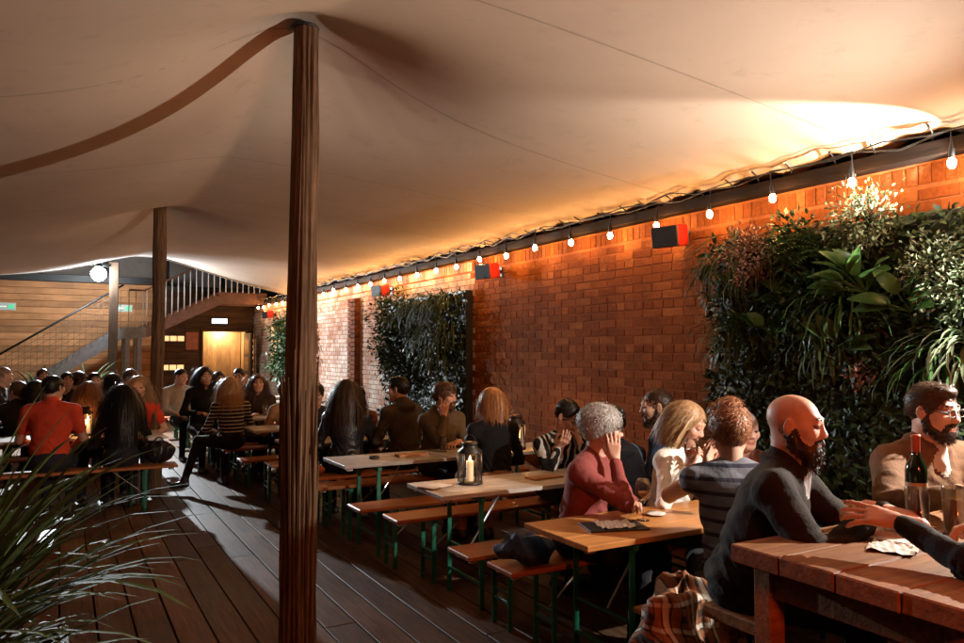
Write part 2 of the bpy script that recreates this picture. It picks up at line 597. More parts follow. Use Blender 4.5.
# ------------------------------------------------------------------ poles
def pole_mesh(h, r0, seed, lean=(0, 0)):
    q = np.random.RandomState(seed)
    n, m = 72, 110
    a = np.linspace(0, 2 * np.pi, n, endpoint=False)
    z = np.linspace(0, h, m)
    A, Z = np.meshgrid(a, z)
    rad = r0 * (1.0 - 0.06 * Z / h) + 0 * A
    for k in range(14):
        f = q.randint(5, 30); ph = q.rand() * 6.28; dz = q.uniform(-1.0, 1.0); w = q.uniform(0.4, 1.6)
        rad += r0 * 0.028 * np.sin(A * f + ph + dz * Z + 1.6 * np.sin(Z * w + ph)) * (.4 + .8 * np.sin(Z * q.uniform(.8, 3) + ph) ** 2)
    rad += r0 * 0.06 * np.sin(2 * A + 0.6 * Z + q.rand() * 6) + r0 * 0.04 * np.sin(Z * 2.3 + A + q.rand() * 6) + r0 * .03 * np.sin(Z * 5.1 + 2 * A)
    for k in range(16):
        a0 = q.rand() * 6.28; dz = q.uniform(-.12, .12); z0 = q.uniform(0, h); zl = q.uniform(.5, 2.2)
        da = np.angle(np.exp(1j * (A - a0 - dz * np.sin(Z * q.uniform(.5, 1.5) + a0))))
        rad -= r0 * .13 * np.exp(-(da / .05) ** 2) * np.exp(-((Z - z0) / zl) ** 4)
    sx = lean[0] * Z + 0.012 * np.sin(Z * 1.3 + seed); sy = lean[1] * Z + 0.010 * np.sin(Z * 1.7 + seed)
    V = np.stack([sx + rad * np.cos(A), sy + rad * np.sin(A), Z], -1).reshape(-1, 3)
    I = np.arange(m * n).reshape(m, n)
    J = np.roll(I, -1, axis=1)
    F = np.stack([I[:-1], J[:-1], J[1:], I[1:]], -1).reshape(-1, 4)
    V = np.vstack([V, [[lean[0] * h, lean[1] * h, h]]])
    return V, F
m_pole = M_wood('rough_pole_timber', (0.042, 0.024, 0.014), (0.25, 0.145, 0.08), 2, 0.75, 7, 1.0, 0.2)
m_pole.node_tree.nodes['Principled BSDF'].inputs['Specular IOR Level'].default_value = 0.12
m_pole_lbl = ['thick rough timber pole with split bark sleeve around its lower half', 'slimmer timber tent pole beside the bench with the black handbag', 'rough timber tent pole carrying the glowing heater']
m_dark = M('black_paint', (0.012, 0.012, 0.013), 0.5, 0.3, 20, 0.2)
for k, (px, py, pz) in enumerate(POLES):
    t = empty('tent_pole', (px, py, 0), label=m_pole_lbl[k], cat='pole')
    h = pz - 0.012
    V, F = pole_mesh(h, (0.074, 0.070, 0.08)[k], k + 4, (0.004, 0) if k == 0 else (0, 0))
    o = bpy.data.objects.new('shaft', np_mesh('shaft', V, F, m_pole)); link(o, t)
    MB().lathe([(0.0, h - 0.012), (0.078, h - 0.012), (0.084, h - 0.004), (0.076, h + 0.006), (0.0, h + 0.008)], (0.004 * h if k == 0 else 0, 0, 0)).build('pole_head', m_dark, t)
    if k == 0:
        q = random.Random(5)
        for s_ in range(21):     # split bark strips wrapped round the foot
            a = 2 * math.pi * s_ / 21 + q.uniform(-.06, .06)
            top = q.uniform(1.42, 1.66) if q.random() < .85 else q.uniform(1.0, 1.3)
            mb = MB()
            pts = []
            for i in range(9):
                z = 0.01 + (top - 0.01) * i / 8
                rr = 0.092 + (0.016 * max(0, i - 5) / 3) + 0.003 * math.sin(i * 1.7 + s_)
                aa = a + 0.05 * math.sin(i * .6 + s_)
                pts.append((rr * math.cos(aa), rr * math.sin(aa), z))
            mb.tube(pts, [q.uniform(.009, .014)] * 7 + [0.010, 0.004], 5, smooth=False)
            mb.build('bark_strip', m_pole, t)

# ------------------------------------------------------------------ boarded back wall
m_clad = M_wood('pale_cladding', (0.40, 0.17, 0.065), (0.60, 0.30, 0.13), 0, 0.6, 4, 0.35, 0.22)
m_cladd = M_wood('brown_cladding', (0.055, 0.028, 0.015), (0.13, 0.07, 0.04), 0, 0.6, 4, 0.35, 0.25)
bw = empty('boarded_back_wall', (0, BY, 0), label='wall of horizontal timber boards behind the metal staircase', cat='wall', kind='thing')
MB().box((-2.0, 0.12, 1.6), (8.0, 0.16, 3.2)).build('backing', m_dark, bw)
for c in range(22):
    z = 0.07 + c * 0.145
    MB().box((0, 0, 0), (8.0, 0.025, 0.139), 0.004).build('board', m_clad, bw, loc=(-2.0, 0.012 + rnd.uniform(-.002, .002), z))
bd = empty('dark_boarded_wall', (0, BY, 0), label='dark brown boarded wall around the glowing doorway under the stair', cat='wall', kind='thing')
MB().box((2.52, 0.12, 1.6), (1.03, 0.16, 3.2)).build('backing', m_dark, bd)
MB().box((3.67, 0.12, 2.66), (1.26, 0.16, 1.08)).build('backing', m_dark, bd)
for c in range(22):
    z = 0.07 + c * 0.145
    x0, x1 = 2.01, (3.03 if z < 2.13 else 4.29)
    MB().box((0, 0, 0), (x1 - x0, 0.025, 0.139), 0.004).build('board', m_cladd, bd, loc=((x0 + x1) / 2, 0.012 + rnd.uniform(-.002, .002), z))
MB().box((3.055, 0.0, 1.05), (0.06, 0.09, 2.1), 0.004).build('door_jamb', m_cladd, bd)
MB().box((4.13, 0.0, 1.05), (0.06, 0.09, 2.1), 0.004).build('door_jamb', m_cladd, bd)
MB().box((3.59, 0.0, 2.13), (1.14, 0.10, 0.07), 0.004).build('door_head', m_cladd, bd)
m_pale = M_wood('pale_door_timber', (0.42, 0.25, 0.12), (0.62, 0.40, 0.21), 2, 0.5, 4, 0.2, 0.12)
pc = empty('lit_doorway_passage', (3.6, BY + 0.75, 0), label='pale timber lined passage glowing warm inside the doorway', cat='passage')
for k in range(9):
    MB().box((0, 0, 0), (0.118, 0.02, 2.25), 0.003).build('board', m_pale, pc, loc=(-0.48 + k * 0.12, 0.0, 1.125))
for s_ in (-1, 1):
    MB().box((s_ * 0.57, -0.31, 1.125), (0.03, 0.6, 2.25), 0.003).build('side_wall', m_pale, pc)
MB().box((0, -0.30, 2.27), (1.2, 0.62, 0.03)).build('ceiling_board', m_pale, pc)
MB().lathe([(0.0, -0.03), (0.09, -0.03), (0.10, 0), (0.0, 0)], (0, -0.2, 2.25)).build('ceiling_lamp', M_emit('passage_lamp', (1, 0.74, 0.44), 300), pc)
leaf = MB().box((0, 0, 1.03), (0.04, 0.78, 2.04), 0.004)
dl = leaf.build('open_door', m_dark, loc=(4.07, BY - 0.45, 0.012), label='dark glazed door standing open against the brick wall', cat='door')
for k in range(4):
    MB().box((-0.024, 0.0, 0.45 + k * 0.42), (0.008, 0.5, 0.34)).build('pane', M('door_glass', (0.35, 0.2, 0.1), 0.1, 0.3), dl)
# wall above and beyond
m_upper = M('weathered_render', (0.30, 0.25, 0.22), 0.85, 0.2, 2.5, 0.3, 40)
uw = empty('upper_storey_wall', (0, 21.2, 3.2), label='pale panelled upper storey wall behind the staircase landing', cat='wall', kind='thing')
for k in range(8):
    MB().box((-5.4 + k * 1.42, 0, 1.6), (1.38, 0.1, 3.6), 0.004).build('panel', m_upper, uw)
for k in range(9):
    MB().box((-6.11 + k * 1.42, -0.03, 1.6), (0.10, 0.16, 3.6), 0.004).build('batten', m_dark, uw)
MB().box((-1.0, 20.35, 3.14), (11.0, 1.7, 0.10)).build('upper_deck_slab', M('slab', (0.06, 0.055, 0.05), 0.8), label='dark roof slab above the boarded back wall', cat='slab')
MB().box((-2.0, BY - 0.05, 3.27), (8.0, 0.16, 0.16), 0.006).build('fascia', m_dark, label='dark fascia along the top of the pale boarded wall', cat='fascia')

# left boundary fence, mostly out of view
lf = empty('boundary_fence', (-5.9, 8, 0), label='dark boarded fence on the far side of the terrace', cat='fence', kind='thing')
for c in range(15):
    MB().box((0, 0, 0.08 + c * 0.15), (0.03, 23.0, 0.142), 0.004).build('board', m_cladd, lf)
# ------------------------------------------------------------------ lamps of the place
def spot(name, parent, loc, direction, watts, col, angle, blend, size):
    l = bpy.data.lights.new(name, 'SPOT')
    l.energy = watts; l.color = col; l.spot_size = math.radians(angle); l.spot_blend = blend; l.shadow_soft_size = size
    o = bpy.data.objects.new(name, l)
    link(o, parent)
    o.location = loc
    o.rotation_euler = Vector(direction).to_track_quat('-Z', 'Y').to_euler()
    return o
m_metal = M('grey_metal', (0.10, 0.10, 0.105), 0.4, 0.3, 20, 0.15, 80, metal=0.8)
def floodlight(loc, direction, watts, col, label, angle, w=0.24, h=0.17, glow=60, size=0.05):
    t = empty('floodlight', loc, label=label, cat='floodlight')
    d = Vector(direction).normalized()
    R = d.to_track_quat('Y', 'Z').to_matrix()
    f = lambda p: tuple(R @ Vector(p))
    MB().box(f((0, -0.035, 0)), (w, 0.06, h), 0.012, R).build('housing', m_metal, t)
    for k in range(6):
        MB().box(f((-w * 0.4 + k * w * 0.16, -0.08, 0)), (0.008, 0.03, h * 0.85), 0.0, R).build('cooling_fin', m_metal, t)
    MB().box(f((0, 0.002, 0)), (w * 0.86, 0.006, h * 0.82), 0.0, R).build('lens', M_emit('flood_lens_' + str(glow), (0.92, 0.97, 1.0), glow), t)
    for s_ in (-1, 1):
        MB().bar(f((s_ * w * 0.54, -0.035, 0)), f((s_ * w * 0.54, -0.15, -0.0)), 0.02, 0.006).build('bracket_arm', m_dark, t)
    MB().bar(f((-w * 0.55, -0.15, 0)), f((w * 0.55, -0.15, 0)), 0.02, 0.006).build('bracket', m_dark, t)
    spot('beam', t, f((0, 0.03, 0)), d, watts, col, angle, 0.3, size)
    return t
fr_ = floodlight((4.12, 2.03, 2.46), (-0.22, 0.84, 0.46), FLOOD_UP_W, (1.0, 0.92, 0.80), 'twin white floodlight on the brick wall above the high table', 72, 0.16, 0.12, size=0.02)
MB().bar((0.02, -0.06, -0.03), (0.15, -0.08, -0.06), 0.03).build('wall_arm', m_dark, fr_)
MB().box((-0.02, -0.58, -0.52), (0.08, 0.18, 0.13), 0.012).build('housing', m_metal, fr_)
MB().box((-0.064, -0.58, -0.52), (0.006, 0.15, 0.10)).build('lens', M_emit('flood_lens_60', (0.92, 0.97, 1.0), 60), fr_)
MB().bar((0.02, -0.58, -0.52), (0.15, -0.58, -0.52), 0.03).build('wall_arm', m_dark, fr_)
MB().tube([(0.10, -0.10, -0.06), (0.12, -0.34, -0.16), (0.10, -0.58, -0.50)], 0.012, 6).build('wall_arm', m_dark, fr_)
spot('beam', fr_, (-0.10, -0.58, -0.48), (-0.84, 0.52, -0.20), FLOOD_DOWN_W, (1.0, 0.90, 0.78), 146, 0.95, 0.015)
# round globe floodlight that lights the far end in every direction
fb = empty('globe_floodlight', (0.68, 17.3, 3.21), label='dazzling white globe floodlight on the post by the staircase', cat='floodlight')
MB().lathe([(0, -0.15), (0.07, -0.13), (0.125, -0.07), (0.15, 0.0), (0.125, 0.07), (0.07, 0.13), (0, 0.15)], n=20).build('globe', M_emit('globe_glow', (0.90, 0.97, 1.0), GLOBE_W / (math.pi * 4 * math.pi * 0.15 ** 2)), fb)
MB().lathe([(0.0, 0.20), (0.06, 0.20), (0.07, 0.13), (0.0, 0.13)], n=16).build('gallery', m_dark, fb)
MB().bar((0, 0.0, 0.19), (0.26, 0.22, 0.19), 0.04).build('post_arm', m_dark, fb)
spot('beam', fb, (0, -0.2, 0), (0.06, -1, -0.10), FLOOD_BACK_W, (0.86, 0.95, 1.0), 150, 0.3, 0.05)
# post carrying it
MB().box((0.98, 17.56, 1.75), (0.17, 0.17, 3.5), 0.01).build('square_post', M_wood('post_timber', (0.03, 0.02, 0.014), (0.09, 0.055, 0.035), 2), label='square dark timber post in front of the staircase with the floodlight', cat='post')

# infrared heater on the tent pole behind the viewer
ht = empty('infrared_heater', (1.25, -0.86, 1.98), label='infrared heater bar glowing orange red on a tent pole', cat='heater')
R = Vector((0.42, 0.9, -0.08)).normalized().to_track_quat('Y', 'Z').to_matrix()
MB().box(tuple(R @ Vector((0, 0.05, 0))), (0.62, 0.10, 0.16), 0.02, R).build('housing', m_metal, ht)
for s_ in (-1, 1):
    MB().tube([R @ Vector((-0.27, 0.115, s_ * 0.035)), R @ Vector((0.27, 0.115, s_ * 0.035))], 0.009, 8).build('element', M_emit('heater_element', (1.0, 0.12, 0.02), 40), ht)
MB().bar((0, -0.06, 0), tuple(R @ Vector((0, 0.0, 0))), 0.04).build('bracket', m_dark, ht)
spot('heat_glow', ht, R @ Vector((0, 0.16, 0)), R @ Vector((0, 1, 0)), HEATER_W, (1.0, 0.125, 0.018), 150, 0.5, 0.12)

# string of bulbs along the wall plate
sl = empty('string_lights', (4.2, 8, 2.8), label='string of warm white bulbs hanging along the dark wall beam', cat='string lights')
m_cable = M('black_cable', (0.01, 0.01, 0.01), 0.5, 0.2)
m_bulb = M_emit('warm_bulb', (1.0, 0.49, 0.16), BULB_W / (math.pi * 4 * math.pi * 0.026 ** 2))
lr = random.Random(9)
cab, cab2 = [], []
bm_ = MB().lathe([(0.0, -0.062), (0.012, -0.060), (0.022, -0.048), (0.0265, -0.032), (0.024, -0.014), (0.014, 0.002), (0.012, 0.008)], n=10).mesh('bulb', m_bulb)
sm_ = MB().lathe([(0.0145, 0.0), (0.0155, 0.02), (0.0155, 0.05), (0.010, 0.06), (0.004, 0.10), (0.003, 0.16)], n=10).mesh('socket', m_cable)
k = 0
y = 0.50
while y < 18.2:
    dy = y - 8
    xo = -0.09 + lr.uniform(-0.015, 0.015)
    zo = lr.uniform(-0.02, 0.02)
    for nm, me in (('socket', sm_), ('bulb', bm_)):
        o = bpy.data.objects.new(nm, me); link(o, sl)
        o.location = (xo, dy, -0.125 + zo)
        if nm == 'bulb': o.scale = (.82, .82, .88)
        o.rotation_euler = (lr.uniform(-.08, .08), lr.uniform(-.08, .08), 0)
    cab.append((xo, dy, 0.03 + zo)); cab.append((xo + lr.uniform(-.02, .02), dy + 0.29, -0.005 + lr.uniform(-.02, .02)))
    cab2.append((xo - 0.04, dy + 0.1, 0.0 + lr.uniform(-.015, .03))); cab2.append((xo - 0.05, dy + 0.35, 0.03 + lr.uniform(-.02, .02)))
    y += 0.57
MB().tube(cab, 0.006, 6).build('cable', m_cable, sl)
MB().tube(cab2, 0.005, 6).build('cable', m_cable, sl)
# lashings holding the tent edge
lash = MB()
for k in range(60):
    y = 0.3 + k * 0.29
    y += lr.uniform(-.06, .06)
    z = float(canopy_z(np.array(4.2), np.array(y)))
    mb = MB()
    mb.tube([(4.10, y, z - 0.012), (4.19, y + 0.03, z - 0.03), (4.22, y + 0.04, 2.80)], 0.006, 5)
    if y > 1.5:
        mb.build('lashing', m_cable, tent)
        bpy.context.scene.collection.objects  # parented below
for o in [c for c in tent.children if c.name.startswith('lashing')]:
    o.location = (0, -5, -2.8)

# wall speakers
m_red = M('red_cabinet', (0.42, 0.02, 0.012), 0.4, 0.2, 15, 0.1)
m_grille = M('speaker_grille', (0.02, 0.018, 0.018), 0.6, 0.4, 200, 0.6, 300)
sp_lbl = ['red wall speaker with black grille beside the large living wall', 'red wall speaker with black grille above the end of the narrow living wall', 'red wall speaker with black grille between pilaster and narrow living wall', 'red wall speaker near the staircase and doorway']
for k, (y, z, s_) in enumerate(((4.33, 2.53, 1.0), (7.18, 2.52, 1.0), (10.35, 2.52, 1.0), (17.2, 2.45, 1.0))):
    t = empty('wall_speaker', (WX, y, z), label=sp_lbl[k], cat='speaker', group='speakers along the brick wall')
    R = Matrix.Rotation(math.radians(14), 3, 'Z') @ Matrix.Rotation(math.radians(-8), 3, 'Y')
    f = lambda p: tuple(R @ Vector(p) + Vector((-0.17, 0, 0)))
    # tapering cabinet
    w1, h1, w0, h0, d_ = 0.118, 0.083, 0.08, 0.06, 0.09
    vs = [f((-d_, s1 * w1, s2 * h1)) for s1, s2 in ((-1, -1), (1, -1), (1, 1), (-1, 1))] + [f((d_ * .6, s1 * w1, s2 * h1)) for s1, s2 in ((-1, -1), (1, -1), (1, 1), (-1, 1))] + [f((d_, s1 * w0, s2 * h0)) for s1, s2 in ((-1, -1), (1, -1), (1, 1), (-1, 1))]
    fs = [(3, 2, 1, 0), (8, 9, 10, 11)]
    for a in range(4):
        b2 = (a + 1) % 4
        fs += [(a, b2, b2 + 4, a + 4), (a + 4, b2 + 4, b2 + 8, a + 8)]
    o = MB().add(vs, fs).build('cabinet', m_red, t)
    bv = o.modifiers.new('bevel', 'BEVEL'); bv.width = 0.012; bv.segments = 3
    R2 = R
    gr = MB().box(f((-d_ - 0.006, 0, 0)), (0.016, 0.228, 0.158), 0.006, R2).build('grille', m_grille, t)
    MB().box(f((-d_ - 0.016, -0.0, -0.055)), (0.003, 0.03, 0.01), 0, R2).build('badge', m_metal, gr)
    MB().bar((-0.09, 0, 0), (-0.012, 0, 0), 0.04).build('bracket', m_dark, t)
    MB().box((-0.013, 0, 0), (0.012, 0.07, 0.11), 0.002).build('wall_plate_bracket', m_dark, t)
# ------------------------------------------------------------------ staircase at the back
m_steel = M('stair_steel', (0.16, 0.15, 0.155), 0.5, 0.25, 10, 0.2, metal=0.3)
m_steelr = M('stair_red_oxide', (0.13, 0.055, 0.035), 0.6, 0.3, 10, 0.2)
m_rail = M('pale_rail_steel', (0.62, 0.60, 0.58), 0.35, 0.15, 20, 0.1)
st = empty('metal_staircase', (0, 18.4, 0), label='steel staircase with pale balusters rising to the upper landing', cat='staircase')
A0, A1 = (-1.65, 0.0), (1.19, 2.04)      # lower flight
B0, B1 = (1.62, 2.04), (3.17, 2.82)      # upper flight
for yy in (-0.45, 0.45):
    MB().bar((A0[0], yy, A0[1] + 0.1), (A1[0], yy, A1[1]), 0.012, 0.26).build('stringer', m_steel, st)
    MB().bar((B0[0], yy, B0[1]), (B1[0], yy, B1[1]), 0.012, 0.28).build('stringer', m_steelr, st)
    MB().box((1.40, yy, 2.02), (0.50, 0.014, 0.24)).build('landing_beam', m_steel, st)
    MB().box((3.72, yy, 2.84), (1.10, 0.014, 0.26)).build('platform_beam', m_steelr, st)
    for s_ in (1.28, 1.52):
        MB().box((s_, yy, 0.95), (0.10, 0.10, 1.9), 0.004).build('post', m_steel, st)
MB().box((1.40, 0, 2.08), (0.46, 0.88, 0.03)).build('landing', m_steel, st)
MB().box((3.72, 0, 2.96), (1.10, 0.92, 0.03)).build('platform', m_steelr, st)
for i in range(11):
    t = (i + 0.5) / 11
    MB().box((A0[0] + (A1[0] - A0[0]) * t, 0, A0[1] + 0.1 + (A1[1] - A0[1] - .1) * t + .05), (0.26, 0.88, 0.03)).build('tread', m_steel, st)
for i in range(5):
    t = (i + 0.5) / 5
    MB().box((B0[0] + (B1[0] - B0[0]) * t, 0, B0[1] + (B1[1] - B0[1]) * t + .05), (0.28, 0.88, 0.03)).build('tread', m_steel, st)
yy = -0.47
def hz(x):
    if x < A1[0]: return A0[1] + .2 + (A1[1] - A0[1] - .1) * (x - A0[0]) / (A1[0] - A0[0])
    if x < B0[0]: return 2.15
    if x < B1[0]: return 2.15 + (B1[1] - B0[1]) * (x - B0[0]) / (B1[0] - B0[0])
    return 2.97
MB().tube([(A0[0], yy, hz(A0[0]) + .95), (A1[0], yy, hz(A1[0] - .01) + .92)], 0.022, 8).build('handrail', m_dark, st)
MB().tube([(1.3, yy, 2.95), (B0[0], yy, 2.95), (B1[0], yy, hz(B1[0] - .01) + .85), (4.26, yy, 3.85)], 0.02, 8).build('handrail', m_steelr, st)
m_mesh = M('wire_infill', (0.10, 0.07, 0.05), 0.6, 0.2)
for i in range(26):
    x = A0[0] + 0.05 + (A1[0] - A0[0] - .1) * i / 25
    MB().bar((x, yy, hz(x)), (x, yy, hz(x) + .9), 0.008).build('infill_wire', m_mesh, st)
for j in range(6):
    zz = 0.12 + j * 0.14
    MB().bar((A0[0], yy, hz(A0[0]) + zz), (A1[0], yy, hz(A1[0] - .01) + zz - .02), 0.008).build('infill_wire', m_mesh, st)
for i in range(3):
    MB().tube([(1.30 + i * .14, yy, 2.14), (1.30 + i * .14, yy, 2.95)], 0.011, 6).build('baluster', m_rail, st)
for i in range(20):
    x = 1.66 + i * 0.128
    top = 2.95 + (hz(B1[0] - .01) + .85 - 2.95) * min(1, max(0, (x - B0[0]) / (B1[0] - B0[0])))
    MB().tube([(x, yy, hz(x)), (x, yy, top)], 0.013, 6).build('baluster', m_rail, st)

# small wall fittings at the back
ex = empty('bulkhead_light', (3.46, BY - 0.01, 2.36), label='lit white bulkhead light box above the doorway', cat='light box')
MB().box((0, -0.03, 0), (0.40, 0.06, 0.16), 0.006).build('housing', m_dark, ex)
MB().box((0, -0.063, 0), (0.36, 0.006, 0.115)).build('diffuser', M_emit('bulkhead_glow', (0.8, 0.93, 1.0), 5.0), ex)
for k, (x, z, lb) in enumerate(((-1.02, 2.60, 'small green running man exit sign on the pale boards near the fence'), (1.32, 2.62, 'small green exit sign on the pale boards behind the stair landing'))):
    t = empty('exit_sign', (x, BY - 0.005, z), label=lb, cat='sign')
    MB().box((0, -0.01, 0), (0.34, 0.016, 0.17), 0.003).build('plate', M('sign_white', (0.5, 0.55, 0.5), 0.5, 0.05), t)
    MB().box((0.08, -0.022, 0), (0.10, 0.008, 0.09)).build('green_panel', M_emit('exit_green', (0.1, 0.8, 0.35), 0.2), t)
    MB().box((-0.07, -0.022, 0), (0.12, 0.008, 0.02)).build('arrow_shaft', M_emit('exit_white', (0.7, 0.95, 0.8), 0.5), t)
po = empty('notice_board', (2.83, BY - 0.006, 1.86), label='framed reddish notice on the dark boards left of doorway', cat='notice')
MB().box((0, -0.012, 0), (0.34, 0.02, 0.48), 0.004).build('frame', M_wood('notice_frame', (0.1, 0.03, 0.02), (0.2, 0.07, 0.04), 2), po)
MB().box((0, -0.025, 0), (0.28, 0.006, 0.42)).build('sheet', M('notice_paper', (0.42, 0.15, 0.10), 0.6, 0.35, 14), po)
for z, lb in ((1.92, 'upper row of three glowing square panes in the dark boards'), (1.22, 'lower row of three glowing square panes in the dark boards')):
    t = empty('lit_hatch', (2.40, BY - 0.004, z), label=lb, cat='window')
    MB().box((0, -0.01, 0), (0.56, 0.03, 0.20), 0.004).build('frame', m_dark, t)
    for k in range(3):
        MB().box((-0.17 + k * .17, -0.028, 0), (0.145, 0.008, 0.12)).build('pane', M_emit('hatch_glow', (1.0, 0.55, 0.24), 1.4), t)
wn_ = empty('lit_window', (WX - 0.004, 17.0, 1.75), label='small paned window glowing warm in the paler brick near door', cat='window')
MB().box((-0.02, 0, 0), (0.03, 1.0, 1.0), 0.004).build('frame', m_dark, wn_)
for a in range(3):
    for b_ in range(3):
        MB().box((-0.038, -0.31 + a * .31, -0.31 + b_ * .31), (0.008, 0.27, 0.27)).build('pane', M_emit('window_glow', (1.0, 0.62, 0.30), 0.6), wn_)

# ------------------------------------------------------------------ beer tables and benches
m_top_grey = M_wood('weathered_table_top', (0.32, 0.28, 0.25), (0.64, 0.59, 0.54), 0, 0.45, 5, 0.4, 0.12)
m_top_or = M_wood('varnished_table_top', (0.42, 0.17, 0.05), (0.60, 0.28, 0.09), 0, 0.3, 3, 0.15, 0.08)
m_seat = M_wood('varnished_bench', (0.33, 0.11, 0.035), (0.50, 0.19, 0.065), 0, 0.32, 3.5, 0.2, 0.15)
m_green = M('green_steel', (0.01, 0.13, 0.075), 0.4, 0.25, 25, 0.15)
m_brace = M('zinc_brace', (0.45, 0.45, 0.43), 0.35, 0.2, metal=0.7)
def folding(name, x0, x1, yc, w, h, mt, label, cat, group):
    """folding beer-garden table or bench standing on green steel legs, long side along X"""
    t = empty(name, ((x0 + x1) / 2, yc, 0), label=label, cat=cat, group=group)
    L = (x1 - x0)
    thick = 0.028
    n = 3 if w > 0.4 else 1
    bw_ = w / n
    for i in range(n):
        MB().box((0, 0, 0), (L, bw_ - 0.0015, thick), 0.006 if n == 1 else 0.003).build('board' if n > 1 else 'seat', mt, t, loc=(0, -w / 2 + bw_ * (i + .5), h - thick / 2 + (rnd.uniform(-.0008, .0008) if n > 1 else 0)))
    ins = 0.30
    for s_ in (-1, 1):
        X = s_ * (L / 2 - ins)
        for q in (-1, 1):
            MB().box((X, q * (w / 2 - 0.045), (h - thick) / 2), (0.032, 0.016, h - thick), 0.003).build('leg', m_green, t)
        MB().box((X, 0, h - thick - 0.022), (0.036, w - 0.03, 0.028), 0.002).build('cross_rail', m_green, t)
        MB().box((X, 0, 0.16), (0.02, w - 0.11, 0.02), 0.002).build('stretcher', m_green, t)
        MB().bar((X - s_ * 0.03, 0.0, h * 0.45), (X - s_ * 0.30, 0.0, h - thick - 0.012), 0.014, 0.006).build('brace', m_brace, t)
        MB().box((X, 0, h * 0.45), (0.014, w - 0.1, 0.014), 0.0).build('brace_rail', m_green, t)
        for q in (-1, 1):
            MB().box((s_ * (L / 2 - 0.06), q * (w / 2 - 0.06), h - thick - 0.012), (0.05, 0.03, 0.022), 0.002).build('batten_end', m_brace, t)
    return t
ROWS = [3.05, 4.42, 5.88, 7.35, 8.80, 10.25, 11.70, 13.15, 14.60]
row_tab = ['orange varnished folding table with black clipboard, wine glass and flowing elbow space',
           'weathered grey folding table topped with the large glass candle lantern',
           'weathered grey folding table where the man rests his chin on his hand',
           'folding table between the long-haired leather jacket woman and the wall',
           'folding table beside the striped jumper woman', 'folding table with a small red-lit candle behind striped jumper woman',
           'far folding table carrying a small candle lantern at its aisle end', 'bare far folding table one row beyond the small lantern table', 'bare far folding table closest to the glowing doorway']
row_tab[0] = 'orange varnished folding table holding a black clipboard and wine glass'
far_lbl = 'grey folding table in the empty far rows towards the doorway'
for k, yc in enumerate(ROWS):
    x0 = (2.12, 2.06, 1.94, 1.90, 1.90, 1.72, 1.62, 1.62, 1.62)[k]
    mt = m_top_or if k == 0 else m_top_grey
    folding('folding_table', x0, 4.12, yc, 0.54, 0.75, mt, row_tab[k] or far_lbl, 'table', 'folding tables along the brick wall')
    what = ['orange table with the clipboard', 'grey table with the large lantern', 'grey table of the man with hand on chin', 'table behind the leather jacket woman', 'table beside the striped jumper woman', 'table with the small candle']
    for s_ in (-1, 1):
        if k == 0 and s_ == -1:
            xb = 2.3
        else:
            xb = (2.08, 2.03, 1.93, 1.90, 1.70, 1.66, 1.62, 1.62, 1.62)[k]
        yb = yc + s_ * (0.50 if k else (0.46 if s_ == 1 else 0.5)) - (0.03 if s_ < 0 and k in (1,) else 0)
        lb = ('folding bench on the %s side of the %s' % ('wall-speaker-facing' if 0 else ('pole' if s_ < 0 else 'staircase'), what[k])) if k < 6 else 'varnished folding bench on the %s side of the %s' % ('tent' if s_ < 0 else 'doorway', ('far small lantern table', 'bare table beyond the small lantern table', 'bare table closest to the doorway')[k - 6])
        if k == 0 and s_ == -1: lb = 'folding bench under the curly haired woman and plaid jacket'
        if k == 0 and s_ == 1: lb = 'folding bench with the blue jacket under the grey haired woman'
        if k == 1 and s_ == -1: lb = 'folding bench just before the lantern table, empty at its aisle end'
        if k == 1 and s_ == 1: lb = 'empty folding bench between the lantern table and next bench'
        if k == 2 and s_ == -1: lb = 'folding bench under the blond woman in black top'
        if k == 2 and s_ == 1: lb = 'folding bench under the man resting chin on hand'
        if k == 3 and s_ == -1: lb = 'folding bench under the leather jacket woman and hooded man'
        if k == 3 and s_ == 1: lb = 'folding bench behind the table of the leather jacket woman'
        if k == 4 and s_ == -1: lb = 'empty folding bench ahead of the striped jumper woman'
        if k == 4 and s_ == 1: lb = 'folding bench under the striped jumper woman'
        if k == 5 and s_ == -1: lb = 'folding bench at the near side of the small candle table'
        if k == 5 and s_ == 1: lb = 'folding bench at the doorway side of the small candle table'
        folding('folding_bench', xb, 4.05, yb, 0.27, 0.48, m_seat, lb, 'bench', 'folding benches along the brick wall')
# left of the aisle
folding('folding_table', -1.3, 0.98, 8.92, 0.54, 0.75, m_top_grey, 'folding table with a candle lantern behind the man in red', 'table', 'folding tables left of the aisle')
folding('folding_bench', -1.2, 1.08, 8.36, 0.27, 0.48, m_seat, 'folding bench under the man in red and the black handbag', 'bench', 'folding benches left of the aisle')
folding('folding_bench', -1.2, 0.98, 9.48, 0.27, 0.48, m_seat, 'folding bench under the blond woman in red top', 'bench', 'folding benches left of the aisle')
for k, yc in enumerate((11.4, 13.6)):
    folding('folding_table', -1.6, 0.95, yc, 0.54, 0.75, m_top_grey, ('folding table in the crowd just beyond the three-candle lantern table', 'folding table in the crowd closest to the potted spiky plants')[k], 'table', 'folding tables left of the aisle')
    for s_ in (-1, 1):
        folding('folding_bench', -1.6, 0.95, yc + s_ * .55, 0.27, 0.48, m_seat, 'folding bench on the %s side of the crowd table %s' % ('tent pole' if s_ < 0 else 'staircase', ('just beyond the three-candle lantern', 'closest to the potted plants')[k]), 'bench', 'folding benches left of the aisle')

